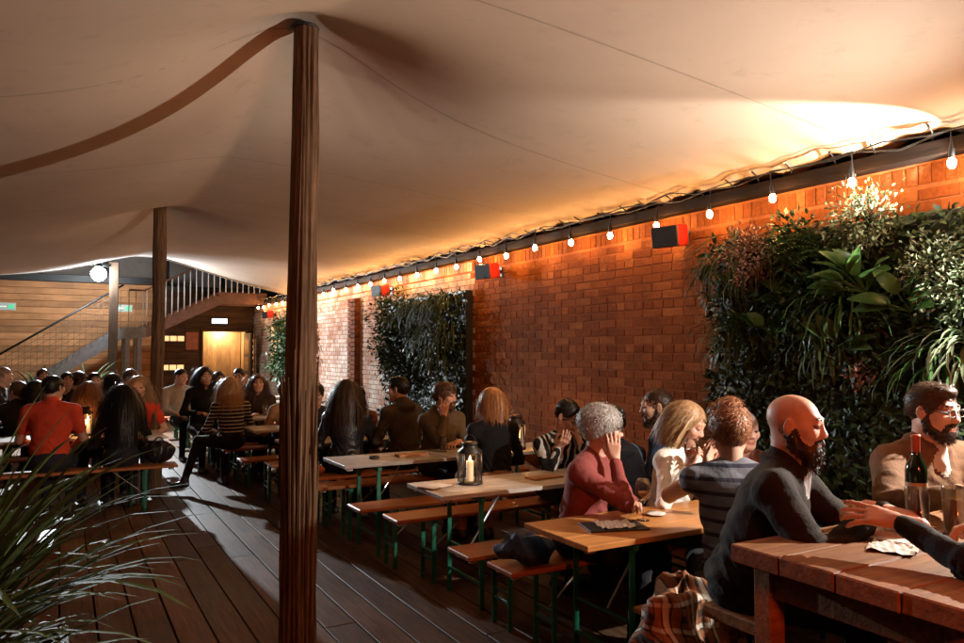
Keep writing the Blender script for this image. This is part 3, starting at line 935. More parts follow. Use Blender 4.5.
# ------------------------------------------------------------------ high table of thick boards
m_slab = M_wood('thick_red_timber', (0.15, 0.052, 0.016), (0.42, 0.185, 0.062), 0, 0.6, 4.5, 0.9, 0.2)
TZ = 1.0
tt = empty('high_timber_table', (2.95, 1.42, 0), label='heavy high table of thick reddish boards on square legs', cat='table')
for k in range(4):
    w = 0.195
    MB().box((0, 0, 0), (1.94, w - 0.003, 0.060), 0.005).build('board', m_slab, tt, loc=(rnd.uniform(-.006, .006), 0.39 - w * (k + .5), TZ - 0.030 + rnd.uniform(-.0015, .0015)))
for sx in (-1, 1):
    for sy in (-1, 1):
        MB().box((sx * 0.88, sy * 0.31, (TZ - .07) / 2), (0.07, 0.07, TZ - .07), 0.005).build('leg', m_slab, tt)
    MB().box((sx * 0.88, 0, TZ - .12), (0.04, 0.55, 0.09), 0.004).build('apron', m_slab, tt)
for sy in (-1, 1):
    MB().box((0, sy * 0.31, 0.25), (1.69, 0.04, 0.06), 0.004).build('foot_rail', m_slab, tt)
for yb, lb in ((2.02, 'high timber bench under the bald man in dark jacket'), (0.62, 'high timber bench on the open side of the high table')):
    t = empty('high_bench', (3.05, yb, 0), label=lb, cat='bench')
    MB().box((0, 0, 0.64), (1.7, 0.28, 0.05), 0.006).build('seat', m_slab, t)
    for sx in (-1, 1):
        for sy in (-1, 1):
            MB().box((sx * 0.76, sy * 0.09, 0.308), (0.05, 0.05, 0.615), 0.004).build('leg', m_slab, t)
        MB().box((sx * 0.76, 0, 0.2), (0.03, 0.13, 0.04), 0.003).build('stretcher', m_slab, t)

# ------------------------------------------------------------------ things on the tables
m_glass = M_glass('clear_glass')
m_wax = M_emit('candle_wax', (0.9, 0.62, 0.34), 0.35)
m_flame = M_emit('candle_flame', (1.0, 0.52, 0.14), 60)
m_lan = M('lantern_metal', (0.05, 0.045, 0.04), 0.45, 0.3, metal=0.6)
def flame(p, parent, s=1.0):
    MB().lathe([(0.0, 0.0), (0.004 * s, 0.004 * s), (0.006 * s, 0.012 * s), (0.003 * s, 0.024 * s), (0.0, 0.034 * s)], p, 8).build('flame', m_flame, parent)
    l = bpy.data.lights.new('flame_light', 'POINT'); l.energy = CANDLE_W; l.color = (1.0, 0.45, 0.14); l.shadow_soft_size = 0.015
    o = bpy.data.objects.new('flame_light', l); link(o, parent); o.location = (p[0], p[1], p[2] + 0.045 * s)
def cand_last(t):
    return [c for c in t.children if c.name.startswith('candle')][-1]
def lantern(loc, s, label, ncandle=1):
    t = empty('candle_lantern', loc, 0.5, label=label, cat='lantern', group='candle lanterns')
    r = 0.075 * s
    h = 0.20 * s
    MB().lathe([(0, 0), (r * 1.06, 0), (r * 1.08, 0.012 * s), (r, 0.018 * s), (0, 0.018 * s)], n=4 if 0 else 20).build('base', m_lan, t)
    MB().lathe([(r * .96, 0.016 * s), (r * .96, h), (r * .7, h + .02 * s)], n=20).build('glass', m_glass, t)
    for k in range(6):
        a = math.pi * k / 3
        MB().tube([(r * math.cos(a), r * math.sin(a), 0.012 * s), (r * math.cos(a), r * math.sin(a), h)], 0.0035 * s, 5).build('rib', m_lan, t)
    MB().lathe([(r * 1.04, h - .004 * s), (r * 1.06, h + .006 * s), (r * .66, h + .03 * s), (r * .62, h + .05 * s), (r * .72, h + .055 * s), (r * .6, h + .062 * s), (r * .3, h + .066 * s)], n=20).build('cap', m_lan, t)
    hp = [(0.0, r * .62 * math.cos(math.pi * i / 10), h + .05 * s + .06 * s * math.sin(math.pi * i / 10)) for i in range(11)]
    MB().tube(hp, 0.002 * s, 5).build('handle', m_lan, t)
    for k in range(ncandle):
        a = 2.1 * k
        rr = 0 if ncandle == 1 else r * .5
        c = (rr * math.cos(a), rr * math.sin(a), 0.018 * s)
        ch = (0.125 if k == 0 else 0.08) * s
        MB().lathe([(0.023 * s, 0), (0.023 * s, ch), (0.018 * s, ch + .002 * s), (0, ch - .004 * s)], c, 14).build('candle', m_wax, t)
        flame((c[0], c[1], c[2] + ch), t.children[-1] if 0 else cand_last(t), s)
    return t
lantern((2.42, 4.46, 0.751), 1.06, 'large glass candle lantern on the weathered grey table')
lantern((3.62, 5.80, 0.751), 1.15, 'candle lantern with several candles by the wall behind blond woman', 3)
lantern((0.24, 8.95, 0.751), 1.15, 'candle lantern with three candles between the man in red and dark-haired woman', 3)
lantern((1.72, 11.70, 0.751), 1.0, 'small candle lantern on a far table beside the aisle')
lantern((2.72, 10.25, 0.751), 0.9, 'small candle lantern next to the smiling woman at the far table')

m_paper = M('menu_paper', (0.62, 0.58, 0.52), 0.7, 0.12, 40, 0.05)
m_board = M_wood('menu_board', (0.28, 0.12, 0.05), (0.45, 0.22, 0.1), 0, 0.5)
def menu(loc, rz, size, label, mt, lines=True):
    t = empty('menu', loc, rz, label=label, cat='menu')
    MB().box((0, 0, 0.004), (size[0], size[1], 0.008), 0.001).build('board', mt, t)
    MB().box((0, 0, 0.0095), (size[0] * .9, size[1] * .9, 0.002)).build('sheet', m_paper, t)
    return t
menu((2.16, 4.45, 0.751), 0.35, (0.20, 0.14), 'dark printed card lying beside the large lantern', M('card', (0.2, 0.12, 0.09), 0.6, 0.5, 30))
tb = MB().box((0, 0, 0.006), (0.26, 0.12, 0.012), 0.002).build('wooden_tray', m_board, loc=(2.98, 4.40, 0.751), label='thin orange wooden board on the lantern table', cat='board')
tb.rotation_euler = (0, 0, 0.1)
tb2 = MB().box((0, 0, 0.010), (0.27, 0.11, 0.02), 0.002).build('wooden_tray', m_board, loc=(2.62, 5.86, 0.751), label='wooden card holder on the table of the hand-on-chin man', cat='board')
cb = empty('clipboard', (2.47, 3.02, 0.751), -0.32, label='black clipboard with a crumpled sheet on the orange table', cat='clipboard')
MB().box((0, 0, 0.004), (0.31, 0.20, 0.007), 0.001).build('board', m_dark, cb)
vs, fs = [], []
for i in range(13):
    for j in range(9):
        vs.append((-0.09 + 0.19 * i / 12, -0.08 + 0.16 * j / 8, 0.010 + 0.006 * (1 + math.sin(i * 1.9 + j * 1.3)) * rnd.uniform(.4, 1)))
for i in range(12):
    for j in range(8):
        fs.append((i * 9 + j, (i + 1) * 9 + j, (i + 1) * 9 + j + 1, i * 9 + j + 1))
MB().add(vs, fs).build('sheet', m_paper, cb)

m_wine = M('white_wine', (0.75, 0.45, 0.12), 0.1, 0.05, 5, 0)
m_winer = M('rose_wine', (0.6, 0.12, 0.06), 0.1, 0.05, 5, 0)
def wine_glass(loc, label, fill, s=1.0, rot=None):
    t = empty('wine_glass', loc, label=label, cat='glass')
    MB().lathe([(r * s, z * s) for r, z in [(0.0, 0.0), (0.034, 0.0), (0.034, 0.002), (0.008, 0.006), (0.0038, 0.02), (0.0038, 0.088), (0.012, 0.097), (0.032, 0.115), (0.041, 0.145), (0.040, 0.175), (0.032, 0.215), (0.0312, 0.215), (0.0388, 0.175), (0.0395, 0.145), (0.03, 0.117), (0.0, 0.1)]], n=28).build('bowl_and_stem', m_glass, t)
    MB().lathe([(r * s, z * s) for r, z in [(0.0, 0.102), (0.029, 0.118), (0.0385, 0.145), (0.0385, 0.15), (0.0, 0.15)]], n=24).build('wine', fill, t)
    if rot: t.rotation_euler = rot
    return t
wine_glass((2.70, 3.06, 0.751), 'tall wine glass with white wine on the orange table', m_wine)
sc_ = MB().lathe([(0, 0.002), (0.03, 0.002), (0.055, 0.010), (0.056, 0.012), (0.03, 0.006), (0, 0.006)], n=24).build('saucer', M('white_china', (0.75, 0.73, 0.7), 0.2, 0.03), loc=(2.84, 3.12, 0.751), label='small white saucer next to the wine glass', cat='saucer')

# on the high table
m_bottle = M('dark_green_bottle', (0.006, 0.016, 0.006), 0.08, 0.1, 5, 0)
bo = empty('wine_bottle', (2.83, 1.68, TZ + .002), label='dark green wine bottle with foil neck on the high table', cat='bottle')
MB().lathe([(0, 0), (0.036, 0), (0.038, 0.006), (0.038, 0.19), (0.034, 0.215), (0.018, 0.245), (0.0145, 0.26), (0.0145, 0.315), (0.016, 0.317), (0.016, 0.325), (0, 0.325)], n=28).build('body', m_bottle, bo)
MB().lathe([(0.0152, 0.262), (0.0155, 0.315), (0.0168, 0.318), (0.0168, 0.3265), (0, 0.327)], n=24).build('foil', M('red_foil', (0.35, 0.06, 0.03), 0.35, 0.2, metal=0.4), bo)
MB().lathe([(0.0385, 0.06), (0.0385, 0.15)], n=28).build('label_band', M('bottle_label', (0.35, 0.25, 0.12), 0.6, 0.3), bo)
def tumbler(loc, label, fill, r=0.036, h=0.14, lvl=.75):
    t = empty('beer_glass', loc, label=label, cat='glass')
    MB().lathe([(0, 0), (r * .8, 0), (r * .82, .004), (r, h), (r * .96, h), (r * .78, .012), (0, .012)], n=26).build('glass', m_glass, t)
    MB().lathe([(0, .014), (r * .77, .014), (r * (.77 + .17 * lvl), h * lvl), (0, h * lvl)], n=22).build('drink', fill, t)
    return t
m_beer = M('amber_beer', (0.75, 0.30, 0.04), 0.1, 0.1, 5, 0)
tumbler((2.77, 1.51, TZ + .002), 'pint glass of amber beer in front of the man with glasses', m_beer, 0.041, 0.16)
tumbler((2.70, 1.60, TZ + .002), 'dark stout glass standing right beside the bottle', M('stout', (0.02, 0.008, 0.004), 0.1, 0.1, 5, 0), 0.042, 0.15, .85)
tumbler((2.88, 1.56, TZ + .002), 'half full pale beer glass behind the pint of amber beer', M('pale_beer', (0.8, 0.5, 0.15), 0.1, 0.1, 5, 0), 0.036, 0.13, .5)
menu((2.56, 1.60, TZ + .002), 0.15, (0.30, 0.21), 'menu card under the forearms on the high table', M('card', (0.2, 0.12, 0.09)))
# ------------------------------------------------------------------ plants
def blade(mb, base, az, L, droop, w, rise=1.2, seg=7, curl=0.0, fold=0.25):
    """arching strap leaf as a folded ribbon"""
    p = Vector(base)
    el = rise
    d = Vector((math.cos(az), math.sin(az), 0))
    side = Vector((-math.sin(az), math.cos(az), 0))
    vs, fs = [], []
    for i in range(seg + 1):
        t = i / seg
        ww = w * (0.55 + 0.9 * t) * (1 - t) ** 0.55 * 1.2 if t < 1 else 0.0
        n = Vector((-math.sin(el) * d.x, -math.sin(el) * d.y, math.cos(el)))
        vs += [p + side * ww + n * ww * fold, p, p - side * ww + n * ww * fold]
        el -= droop / seg * (0.5 + t)
        p = p + (d * math.cos(el) + Vector((0, 0, math.sin(el)))) * (L / seg) + side * curl * t * L / seg
    for i in range(seg):
        a = i * 3
        fs += [(a, a + 1, a + 4, a + 3), (a + 1, a + 2, a + 5, a + 4)]
    mb.add(vs, fs, 0, True)

def oval_leaf(mb, base, dirv, nrm, L, W, bend=0.3, seg=6):
    d = Vector(dirv).normalized(); n = Vector(nrm)
    n = (n - d * n.dot(d)).normalized()
    s_ = d.cross(n)
    vs, fs = [], []
    for i in range(seg + 1):
        t = i / seg
        w = W * math.sin(math.pi * min(0.985, t * 0.93 + 0.055)) ** 0.8 * (1 - 0.25 * t)
        c = Vector(base) + d * (L * t) - n * (bend * L * t * t)
        vs += [c + s_ * w + n * w * .25, c, c - s_ * w + n * w * .25]
    for i in range(seg):
        a = i * 3
        fs += [(a, a + 1, a + 4, a + 3), (a + 1, a + 2, a + 5, a + 4)]
    mb.add(vs, fs, 0, True)

m_lg = M_leaf('strap_leaf_green', (0.03, 0.06, 0.016), (0.085, 0.125, 0.04), 0.65)
m_lb = M_leaf('broad_leaf_green', (0.03, 0.10, 0.025), (0.07, 0.17, 0.045), 0.35)
m_lf = M_leaf('small_leaf_green', (0.02, 0.05, 0.015), (0.05, 0.10, 0.035), 0.5)
m_ld = M_leaf('deep_leaf_green', (0.010, 0.026, 0.008), (0.025, 0.05, 0.016), 0.5)
m_lv = M_leaf('variegated_leaf', (0.12, 0.20, 0.10), (0.38, 0.44, 0.30), 0.5)
m_lp = M_leaf('dusky_pink_leaf', (0.26, 0.16, 0.13), (0.46, 0.32, 0.26), 0.6)
m_pot = M_wood('planter_timber', (0.02, 0.013, 0.01), (0.06, 0.038, 0.025), 0, 0.6)

# big strap-leaved plants in a planter beside the camera
pl = empty('timber_planter', (-0.36, 3.15, 0), label='low dark timber planter holding the big spiky plants', cat='planter')
for sx in (-1, 1):
    MB().box((sx * 0.40, 0, 0.21), (0.04, 1.5, 0.40), 0.004).build('side_board', m_pot, pl)
for sy in (-1, 1):
    MB().box((0, sy * 0.73, 0.21), (0.76, 0.04, 0.40), 0.004).build('end_board', m_pot, pl)
MB().box((0, 0, 0.19), (0.75, 1.41, 0.30)).build('soil', m_ground, pl)
pq = random.Random(21)
def strap_plant(loc, n, L, label, w=0.011, rise=(0.7, 1.5), parts=True, mat=None, droop=(0.9, 2.2), group='strap-leaved plants in the planter'):
    t = empty('strap_leaf_plant', loc, label=label, cat='plant', group=group)
    MB().lathe([(0.0, -0.02), (0.04, -0.02), (0.03, 0.08), (0.0, 0.12)], n=8).build('crown_base', m_ld, t)
    acc = MB()
    for i in range(n):
        mb = MB() if parts else acc
        a = pq.uniform(0, 2 * math.pi)
        l = L * pq.uniform(0.55, 1.1)
        blade(mb, (0.025 * math.cos(a), 0.025 * math.sin(a), pq.uniform(0, .06)), a, l, pq.uniform(*droop), w * pq.uniform(.7, 1.25), pq.uniform(*rise), 8, pq.uniform(-.4, .4))
        if parts:
            mb.build('leaf', mat or m_lg, t)
    if not parts:
        tag(acc.build('leaves', mat or m_lg, t), kind='stuff')
    return t
strap_plant((-0.40, 3.36, 0.34), 210, 1.16, 'tallest spiky strap-leaved plant with upright blades in the planter', 0.020, (0.8, 1.5), droop=(0.4, 1.7))
strap_plant((-0.36, 3.0, 0.34), 90, 0.78, 'arching spiky plant spilling out of the planter onto the deck', 0.018, (0.6, 1.45), droop=(0.7, 2.2))
strap_plant((-0.52, 2.72, 0.34), 50, 0.95, 'spiky strap-leaved plant at the planter end', 0.015)
fb_ = MB()
for i in range(900):
    a = pq.uniform(0, 6.28); p = Vector((pq.uniform(-.36, .42), pq.uniform(-.68, .68), pq.uniform(.32, .52)))
    oval_leaf(fb_, p, (math.cos(a), math.sin(a), pq.uniform(-.4, .6)), (0, 0, 1), pq.uniform(.03, .07), pq.uniform(.006, .014), seg=2)
gc = fb_.build('ground_cover', m_lf, kind='stuff'); gc.location = (-0.36, 3.15, 0)
gc['label'] = 'low leafy ground cover filling the timber planter'; gc['category'] = 'ground cover'

# living walls
def scatter_leaves(mb, y0, y1, z0, z1, n, seed, size=(0.03, 0.07), depth=0.16, x0=0.0, shape=None):
    q = random.Random(seed)
    for i in range(n):
        y, z = q.uniform(y0, y1), q.uniform(z0, z1)
        dpt = depth * (0.35 + 0.65 * (0.5 + 0.5 * math.sin(y * 7.1 + 1.3 * math.sin(z * 5.3))) * (0.5 + 0.5 * math.sin(z * 8.3 + y * 2.0))) * q.uniform(.25, 1.0)
        a = q.uniform(0, 6.28)
        d = Vector((-q.uniform(.2, 1), math.cos(a), math.sin(a) - .35))
        oval_leaf(mb, (x0 - dpt, y, z), d, (-.8, q.uniform(-.6, .6), .6 + q.uniform(-.4, .4)), q.uniform(*size), q.uniform(*size) * .28, .3, 2)
def living_wall(yc, w, zb, zt, label):
    t = empty('living_wall', (WX, yc, 0), label=label, cat='living wall')
    MB().box((-0.05, 0, (zb + zt) / 2), (0.09, w, zt - zb), 0.004).build('backing_panel', m_dark, t)
    return t
def tuft(t, name, y, z, n, L, w, mat, rise=(-.2, 1.0), seed=0, spread=1.4, droop=(1.4, 2.8), x0=-0.1, parts=False):
    q = random.Random(seed)
    root = empty(name, (x0, y, z)); root.parent = t
    acc = MB()
    for i in range(n):
        mb = MB() if parts else acc
        az = math.pi + q.uniform(-spread, spread)
        blade(mb, (q.uniform(-.03, .0), q.uniform(-.05, .05), q.uniform(-.04, .04)), az, L * q.uniform(.6, 1.1), q.uniform(*droop), w * q.uniform(.7, 1.2), q.uniform(*rise), 6, q.uniform(-.3, .3))
        if parts:
            mb.build('leaf', mat, root)
    if not parts:
        tag(acc.build('blades', mat, root), kind='stuff')
def sprig_ball(t, name, y, z, r, n, mat, seed, x0=-0.16, leaf=0.03):
    q = random.Random(seed)
    mb = MB()
    root = empty(name, (x0, y, z)); root.parent = t
    tw = MB()
    for i in range(n):
        u = Vector((q.gauss(0, 1), q.gauss(0, 1), q.gauss(0, 1))).normalized()
        if u.x > .3: u.x = -u.x
        rr = r * q.uniform(.45, 1.08) * (1 + .25 * math.sin(u.y * 5 + u.z * 7))
        p = u * rr
        oval_leaf(mb, p, u + Vector((q.uniform(-.9, .9), q.uniform(-.9, .9), q.uniform(-.9, .9))), (q.uniform(-1, 1), q.uniform(-1, 1), 1), leaf * q.uniform(.6, 1.2), leaf * .28, .2, 2)
        if i % 9 == 0:
            tw.tube([(0, 0, 0), p * .5 + Vector((0, 0, .01)), p], 0.0018, 3, cap=False)
    tag(mb.build('leaves', mat, root), kind='stuff')
    tag(tw.build('twigs', m_ld, root), kind='stuff')
def broad_plant(t, y, z, n, L, W, seed, x0=-0.15, mat=None):
    q = random.Random(seed)
    root = empty('broad_leaf_plant', (x0, y, z)); root.parent = t
    for i in range(n):
        mb = MB()
        a = q.uniform(-1.5, 1.5)
        d = Vector((-q.uniform(.35, 1.0), math.sin(a), math.cos(a) * .9 + .1))
        b0 = d * 0.10
        mb.tube([(0, 0, 0), b0 * .5, b0], 0.004, 4, cap=False)
        oval_leaf(mb, b0, d, (-.6, q.uniform(-.3, .3), .7), L * q.uniform(.7, 1.1), W * q.uniform(.8, 1.1), .35, 8)
        mb.build('leaf', mat or m_lb, root)
def fern(t, y, z, n, L, seed, x0=-0.12, mat=None):
    q = random.Random(seed)
    root = empty('fern', (x0, y, z)); root.parent = t
    for i in range(n):
        mb = MB()
        az = math.pi + q.uniform(-1.4, 1.4); el = q.uniform(.1, 1.2); p = Vector((0, 0, 0)); l = L * q.uniform(.7, 1.1)
        d = Vector((math.cos(az), math.sin(az), 0)); side = Vector((-math.sin(az), math.cos(az), 0))
        S = 16
        for k in range(S):
            tt_ = k / S
            nx_ = p + (d * math.cos(el) + Vector((0, 0, math.sin(el)))) * l / S
            up = Vector((0, 0, 1))
            ll = l * .20 * math.sin(math.pi * (tt_ * .85 + .15)) + .01
            for s_ in (-1, 1):
                oval_leaf(mb, nx_, side * s_ + d * .35, up, ll, .007, .25, 2)
            p = nx_; el -= 1.5 / S
        mb.build('frond', mat or m_lb, root)

LW = living_wall(2.72, 2.42, 0.25, 2.42, 'large living wall of ferns, grasses and broad leaves behind the bearded men')
mb = MB(); scatter_leaves(mb, -1.25, 1.25, 0.3, 2.42, 6500, 1, (0.04, 0.10), 0.20, -0.06)
tag(mb.build('foliage', m_ld, LW), kind='stuff')
mb = MB(); scatter_leaves(mb, -1.25, 1.22, 0.8, 2.40, 2600, 2, (0.03, 0.07), 0.26, -0.08)
tag(mb.build('foliage', m_lf, LW), kind='stuff')
tuft(LW, 'grass_tuft', 1.02, 2.30, 110, 0.55, 0.006, m_lg, (-.2, 1.1), 31)
tuft(LW, 'grass_tuft', 1.02, 1.75, 80, 0.45, 0.005, m_lg, (-.3, .9), 32)
tuft(LW, 'grass_tuft', 0.85, 2.22, 60, 0.5, 0.006, m_lg, (-.2, .9), 33)
tuft(LW, 'spider_plant', 0.18, 1.90, 46, 0.46, 0.009, m_lb, (-.2, .9), 34)
tuft(LW, 'spider_plant', 0.30, 1.70, 36, 0.42, 0.008, m_lg, (-.4, .7), 36)
tuft(LW, 'grass_tuft', -0.55, 1.66, 60, 0.5, 0.010, m_lv, (-.1, 1.0), 35)
tuft(LW, 'grass_tuft', -0.35, 1.58, 44, 0.45, 0.008, m_lb, (-.1, 1.0), 37)
sprig_ball(LW, 'pink_shrub', 0.74, 2.28, 0.19, 1100, m_lp, 41, x0=-0.26)
sprig_ball(LW, 'variegated_shrub', -0.02, 2.40, 0.22, 900, m_lv, 42)
sprig_ball(LW, 'variegated_shrub', -0.42, 2.08, 0.20, 900, m_lv, 43)
sprig_ball(LW, 'variegated_shrub', -0.55, 1.98, 0.20, 700, m_lv, 44)
sprig_ball(LW, 'pink_shrub', 0.02, 1.52, 0.10, 160, m_lp, 45)
sprig_ball(LW, 'leafy_shrub', 0.45, 2.30, 0.20, 500, m_lf, 46, leaf=.05)
sprig_ball(LW, 'leafy_shrub', 0.35, 2.0, 0.20, 500, m_lf, 47, leaf=.05)
broad_plant(LW, -0.05, 1.98, 13, 0.20, 0.065, 51, x0=-0.26)
broad_plant(LW, 0.44, 1.95, 7, 0.17, 0.06, 52, mat=m_lf)
fern(LW, 0.36, 2.34, 9, 0.36, 61, x0=-.2)
broad_plant(LW, 0.15, 1.62, 9, 0.17, 0.055, 53, x0=-0.2, mat=m_lf)
broad_plant(LW, -0.30, 1.86, 9, 0.17, 0.06, 54, x0=-0.24)
broad_plant(LW, 0.62, 1.72, 9, 0.15, 0.05, 55, x0=-0.2)
broad_plant(LW, 0.85, 2.0, 8, 0.14, 0.045, 56, x0=-0.2, mat=m_lf)
fern(LW, 0.2, 2.2, 9, 0.34, 65, x0=-.22)
fern(LW, 0.9, 1.8, 9, 0.34, 66, x0=-.2)
fern(LW, 0.62, 1.95, 8, 0.30, 62, mat=m_lf)
fern(LW, 0.75, 1.55, 7, 0.30, 63, mat=m_ld)
fern(LW, -0.15, 1.75, 7, 0.30, 64, mat=m_lf)

LN = living_wall(9.05, 2.4, 0.3, 2.36, 'narrower living wall of dark ivy and tufted grass between two speakers')
mb = MB(); scatter_leaves(mb, -1.2, 1.2, 0.35, 2.36, 6000, 3, (0.04, 0.09), 0.26, -0.06)
tag(mb.build('foliage', m_ld, LN), kind='stuff')
for k, (y, z) in enumerate(((-.75, 2.25), (-.35, 2.25), (-.8, 1.9), (-.3, 1.85), (-.6, 1.6), (0.1, 2.2))):
    tuft(LN, 'grass_tuft', y, z, 90, 0.6, 0.006, m_lg, (-.2, 1.0), 70 + k, 1.3, (1.6, 2.8))
sprig_ball(LN, 'ivy_clump', 0.75, 2.1, 0.34, 900, m_lf, 75, leaf=.06)
sprig_ball(LN, 'ivy_clump', 0.85, 1.7, 0.30, 700, m_lf, 76, leaf=.06)
sprig_ball(LN, 'ivy_clump', 0.55, 1.35, 0.30, 600, m_lf, 77, leaf=.06)

LF = living_wall(15.1, 1.9, 0.3, 2.2, 'far leafy living wall on paler brick near the doorway')
mb = MB(); scatter_leaves(mb, -.95, .95, 0.35, 2.2, 3000, 4, (0.05, 0.11), 0.35, -0.06)
tag(mb.build('foliage', m_lf, LF), kind='stuff')
for k, (y, z, r) in enumerate(((-.5, 1.9, .38), (.3, 2.0, .36), (-.3, 1.3, .4), (.5, 1.4, .36))):
    sprig_ball(LF, 'ivy_clump', y, z, r, 500, m_lf, 80 + k, x0=-0.2, leaf=.09)

# pot plants by the staircase
for k, (x, y, lb) in enumerate(((-0.35, 16.9, 'potted spiky plant below the stair near the pale boards'), (0.45, 16.4, 'potted spiky plant at the foot of the timber post'))):
    t = strap_plant((x, y, 0.55), 60, 1.1, lb, 0.018, (0.7, 1.5), False, None, (0.7, 1.6), 'potted plants by the staircase')
    MB().lathe([(0.0, -0.55), (0.16, -0.55), (0.21, -0.05), (0.22, 0.0), (0.19, 0.0), (0.18, -0.05), (0, -0.05)], n=20).build('pot', m_dark, t)
# ------------------------------------------------------------------ people: one continuous surface each, grown from a distance field
def surface_net(F, xs, ys, zs):
    S = F < 0
    nx, ny, nz = F.shape
    c = np.zeros((nx - 1, ny - 1, nz - 1), np.uint8)
    for i in (0, 1):
        for j in (0, 1):
            for k in (0, 1):
                c += S[i:nx - 1 + i, j:ny - 1 + j, k:nz - 1 + k]
    act = (c > 0) & (c < 8)
    I, J, K = np.nonzero(act)
    ids = -np.ones(act.shape, np.int64)
    ids[I, J, K] = np.arange(len(I))
    P = np.zeros((len(I), 3)); W = np.zeros(len(I))
    ax = (xs, ys, zs)
    corners = [(i, j, k) for i in (0, 1) for j in (0, 1) for k in (0, 1)]
    for a in corners:
        for d in range(3):
            if a[d]: continue
            b = list(a); b[d] = 1
            fa = F[I + a[0], J + a[1], K + a[2]]; fb = F[I + b[0], J + b[1], K + b[2]]
            m = (fa < 0) != (fb < 0)
            den = np.where(m, fa - fb, 1.0)
            t = np.clip(np.where(m, fa / den, 0), 0, 1)
            idx = (I, J, K)
            q = np.zeros((len(I), 3))
            for e in range(3):
                A = ax[e][idx[e] + a[e]]; B = ax[e][idx[e] + b[e]]
                q[:, e] = A + (B - A) * t
            P += q * m[:, None]; W += m
    P /= np.maximum(W, 1)[:, None]
    quads = []
    for d in range(3):
        e, f = (d + 1) % 3, (d + 2) % 3
        sl0 = [slice(None)] * 3; sl1 = [slice(None)] * 3
        sl0[d] = slice(0, -1); sl1[d] = slice(1, None)
        ch = S[tuple(sl0)] != S[tuple(sl1)]
        st_ = S[tuple(sl0)]
        for ax_ in (e, f):
            s2 = [slice(None)] * 3; s2[ax_] = slice(1, -1)
            # keep full indexing; filter below
        ii = np.argwhere(ch)
        ok = (ii[:, e] > 0) & (ii[:, f] > 0) & (ii[:, e] < F.shape[e] - 1) & (ii[:, f] < F.shape[f] - 1)
        ii = ii[ok]
        if not len(ii): continue
        sg = st_[ii[:, 0], ii[:, 1], ii[:, 2]]
        def at(de, df):
            j = ii.copy(); j[:, e] += de; j[:, f] += df
            return ids[j[:, 0], j[:, 1], j[:, 2]]
        q = np.stack([at(-1, -1), at(0, -1), at(0, 0), at(-1, 0)], -1)
        q[~sg] = q[~sg][:, ::-1]
        quads.append(q)
    return P, np.vstack(quads)

class Field:
    """soft union of round cones and ellipsoids, each with a surface tag"""
    def __init__(s): s.p = []
    def cap(s, a, b, ra, rb, lab, k=0.02, neg=False):
        s.p.append(('c', np.array(a, float), np.array(b, float), ra, rb, lab, k, neg)); return s
    def ell(s, c, r, lab, k=0.02, R=None, neg=False):
        s.p.append(('e', np.array(c, float), np.array(r, float), None if R is None else np.array(R), 0, lab, k, neg)); return s
    @staticmethod
    def dist(p, X, Y, Z):
        if p[0] == 'c':
            a, b, ra, rb = p[1:5]
            ba = b - a
            L2 = max(ba.dot(ba), 1e-9)
            px, py, pz = X - a[0], Y - a[1], Z - a[2]
            t = np.clip((px * ba[0] + py * ba[1] + pz * ba[2]) / L2, 0, 1)
            return np.sqrt((px - ba[0] * t) ** 2 + (py - ba[1] * t) ** 2 + (pz - ba[2] * t) ** 2) - (ra + (rb - ra) * t)
        c, r, R = p[1:4]
        px, py, pz = X - c[0], Y - c[1], Z - c[2]
        if R is not None:
            px, py, pz = (R[0, 0] * px + R[1, 0] * py + R[2, 0] * pz, R[0, 1] * px + R[1, 1] * py + R[2, 1] * pz, R[0, 2] * px + R[1, 2] * py + R[2, 2] * pz)
        k0 = np.sqrt((px / r[0]) ** 2 + (py / r[1]) ** 2 + (pz / r[2]) ** 2)
        k1 = np.sqrt((px / r[0] ** 2) ** 2 + (py / r[1] ** 2) ** 2 + (pz / r[2] ** 2) ** 2)
        return np.where(k1 > 1e-9, k0 * (k0 - 1) / np.maximum(k1, 1e-9), -r.min())
    def bounds(s, p):
        if p[0] == 'c':
            m = max(p[3], p[4])
            return np.minimum(p[1], p[2]) - m, np.maximum(p[1], p[2]) + m
        m = p[2].max()
        return p[1] - m, p[1] + m
    def mesh(s, h):
        pos = [q for q in s.p if not q[7]]
        lo = np.min([s.bounds(q)[0] for q in pos], 0) - 3 * h
        hi = np.max([s.bounds(q)[1] for q in pos], 0) + 3 * h
        ax = [np.arange(lo[i], hi[i] + h, h) for i in range(3)]
        F = np.full([len(a) for a in ax], 0.5)
        for q in s.p:
            l, u = s.bounds(q)
            mg = q[6] + 2.5 * h
            sl = []
            for i in range(3):
                i0 = max(0, int((l[i] - mg - lo[i]) / h)); i1 = min(len(ax[i]), int((u[i] + mg - lo[i]) / h) + 2)
                sl.append(slice(i0, max(i1, i0 + 1)))
            sl = tuple(sl)
            X = ax[0][sl[0]][:, None, None]; Y = ax[1][sl[1]][None, :, None]; Z = ax[2][sl[2]][None, None, :]
            d = s.dist(q, X, Y, Z)
            f = F[sl]; k = q[6]
            if q[7]:
                hh = np.clip(0.5 - 0.5 * (f + d) / k, 0, 1)
                F[sl] = f + (-d - f) * hh + k * hh * (1 - hh)
            else:
                hh = np.clip(0.5 + 0.5 * (f - d) / k, 0, 1)
                F[sl] = f + (d - f) * hh - k * hh * (1 - hh)
        V, Q = surface_net(F, *ax)
        return V, Q
    def tags(s, C):
        best = np.full(len(C), 9.0); lab = np.zeros(len(C), np.int32)
        for q in s.p:
            if q[7]: continue
            d = s.dist(q, C[:, 0], C[:, 1], C[:, 2])
            m = d < best
            best[m] = d[m]; lab[m] = q[5]
        return lab

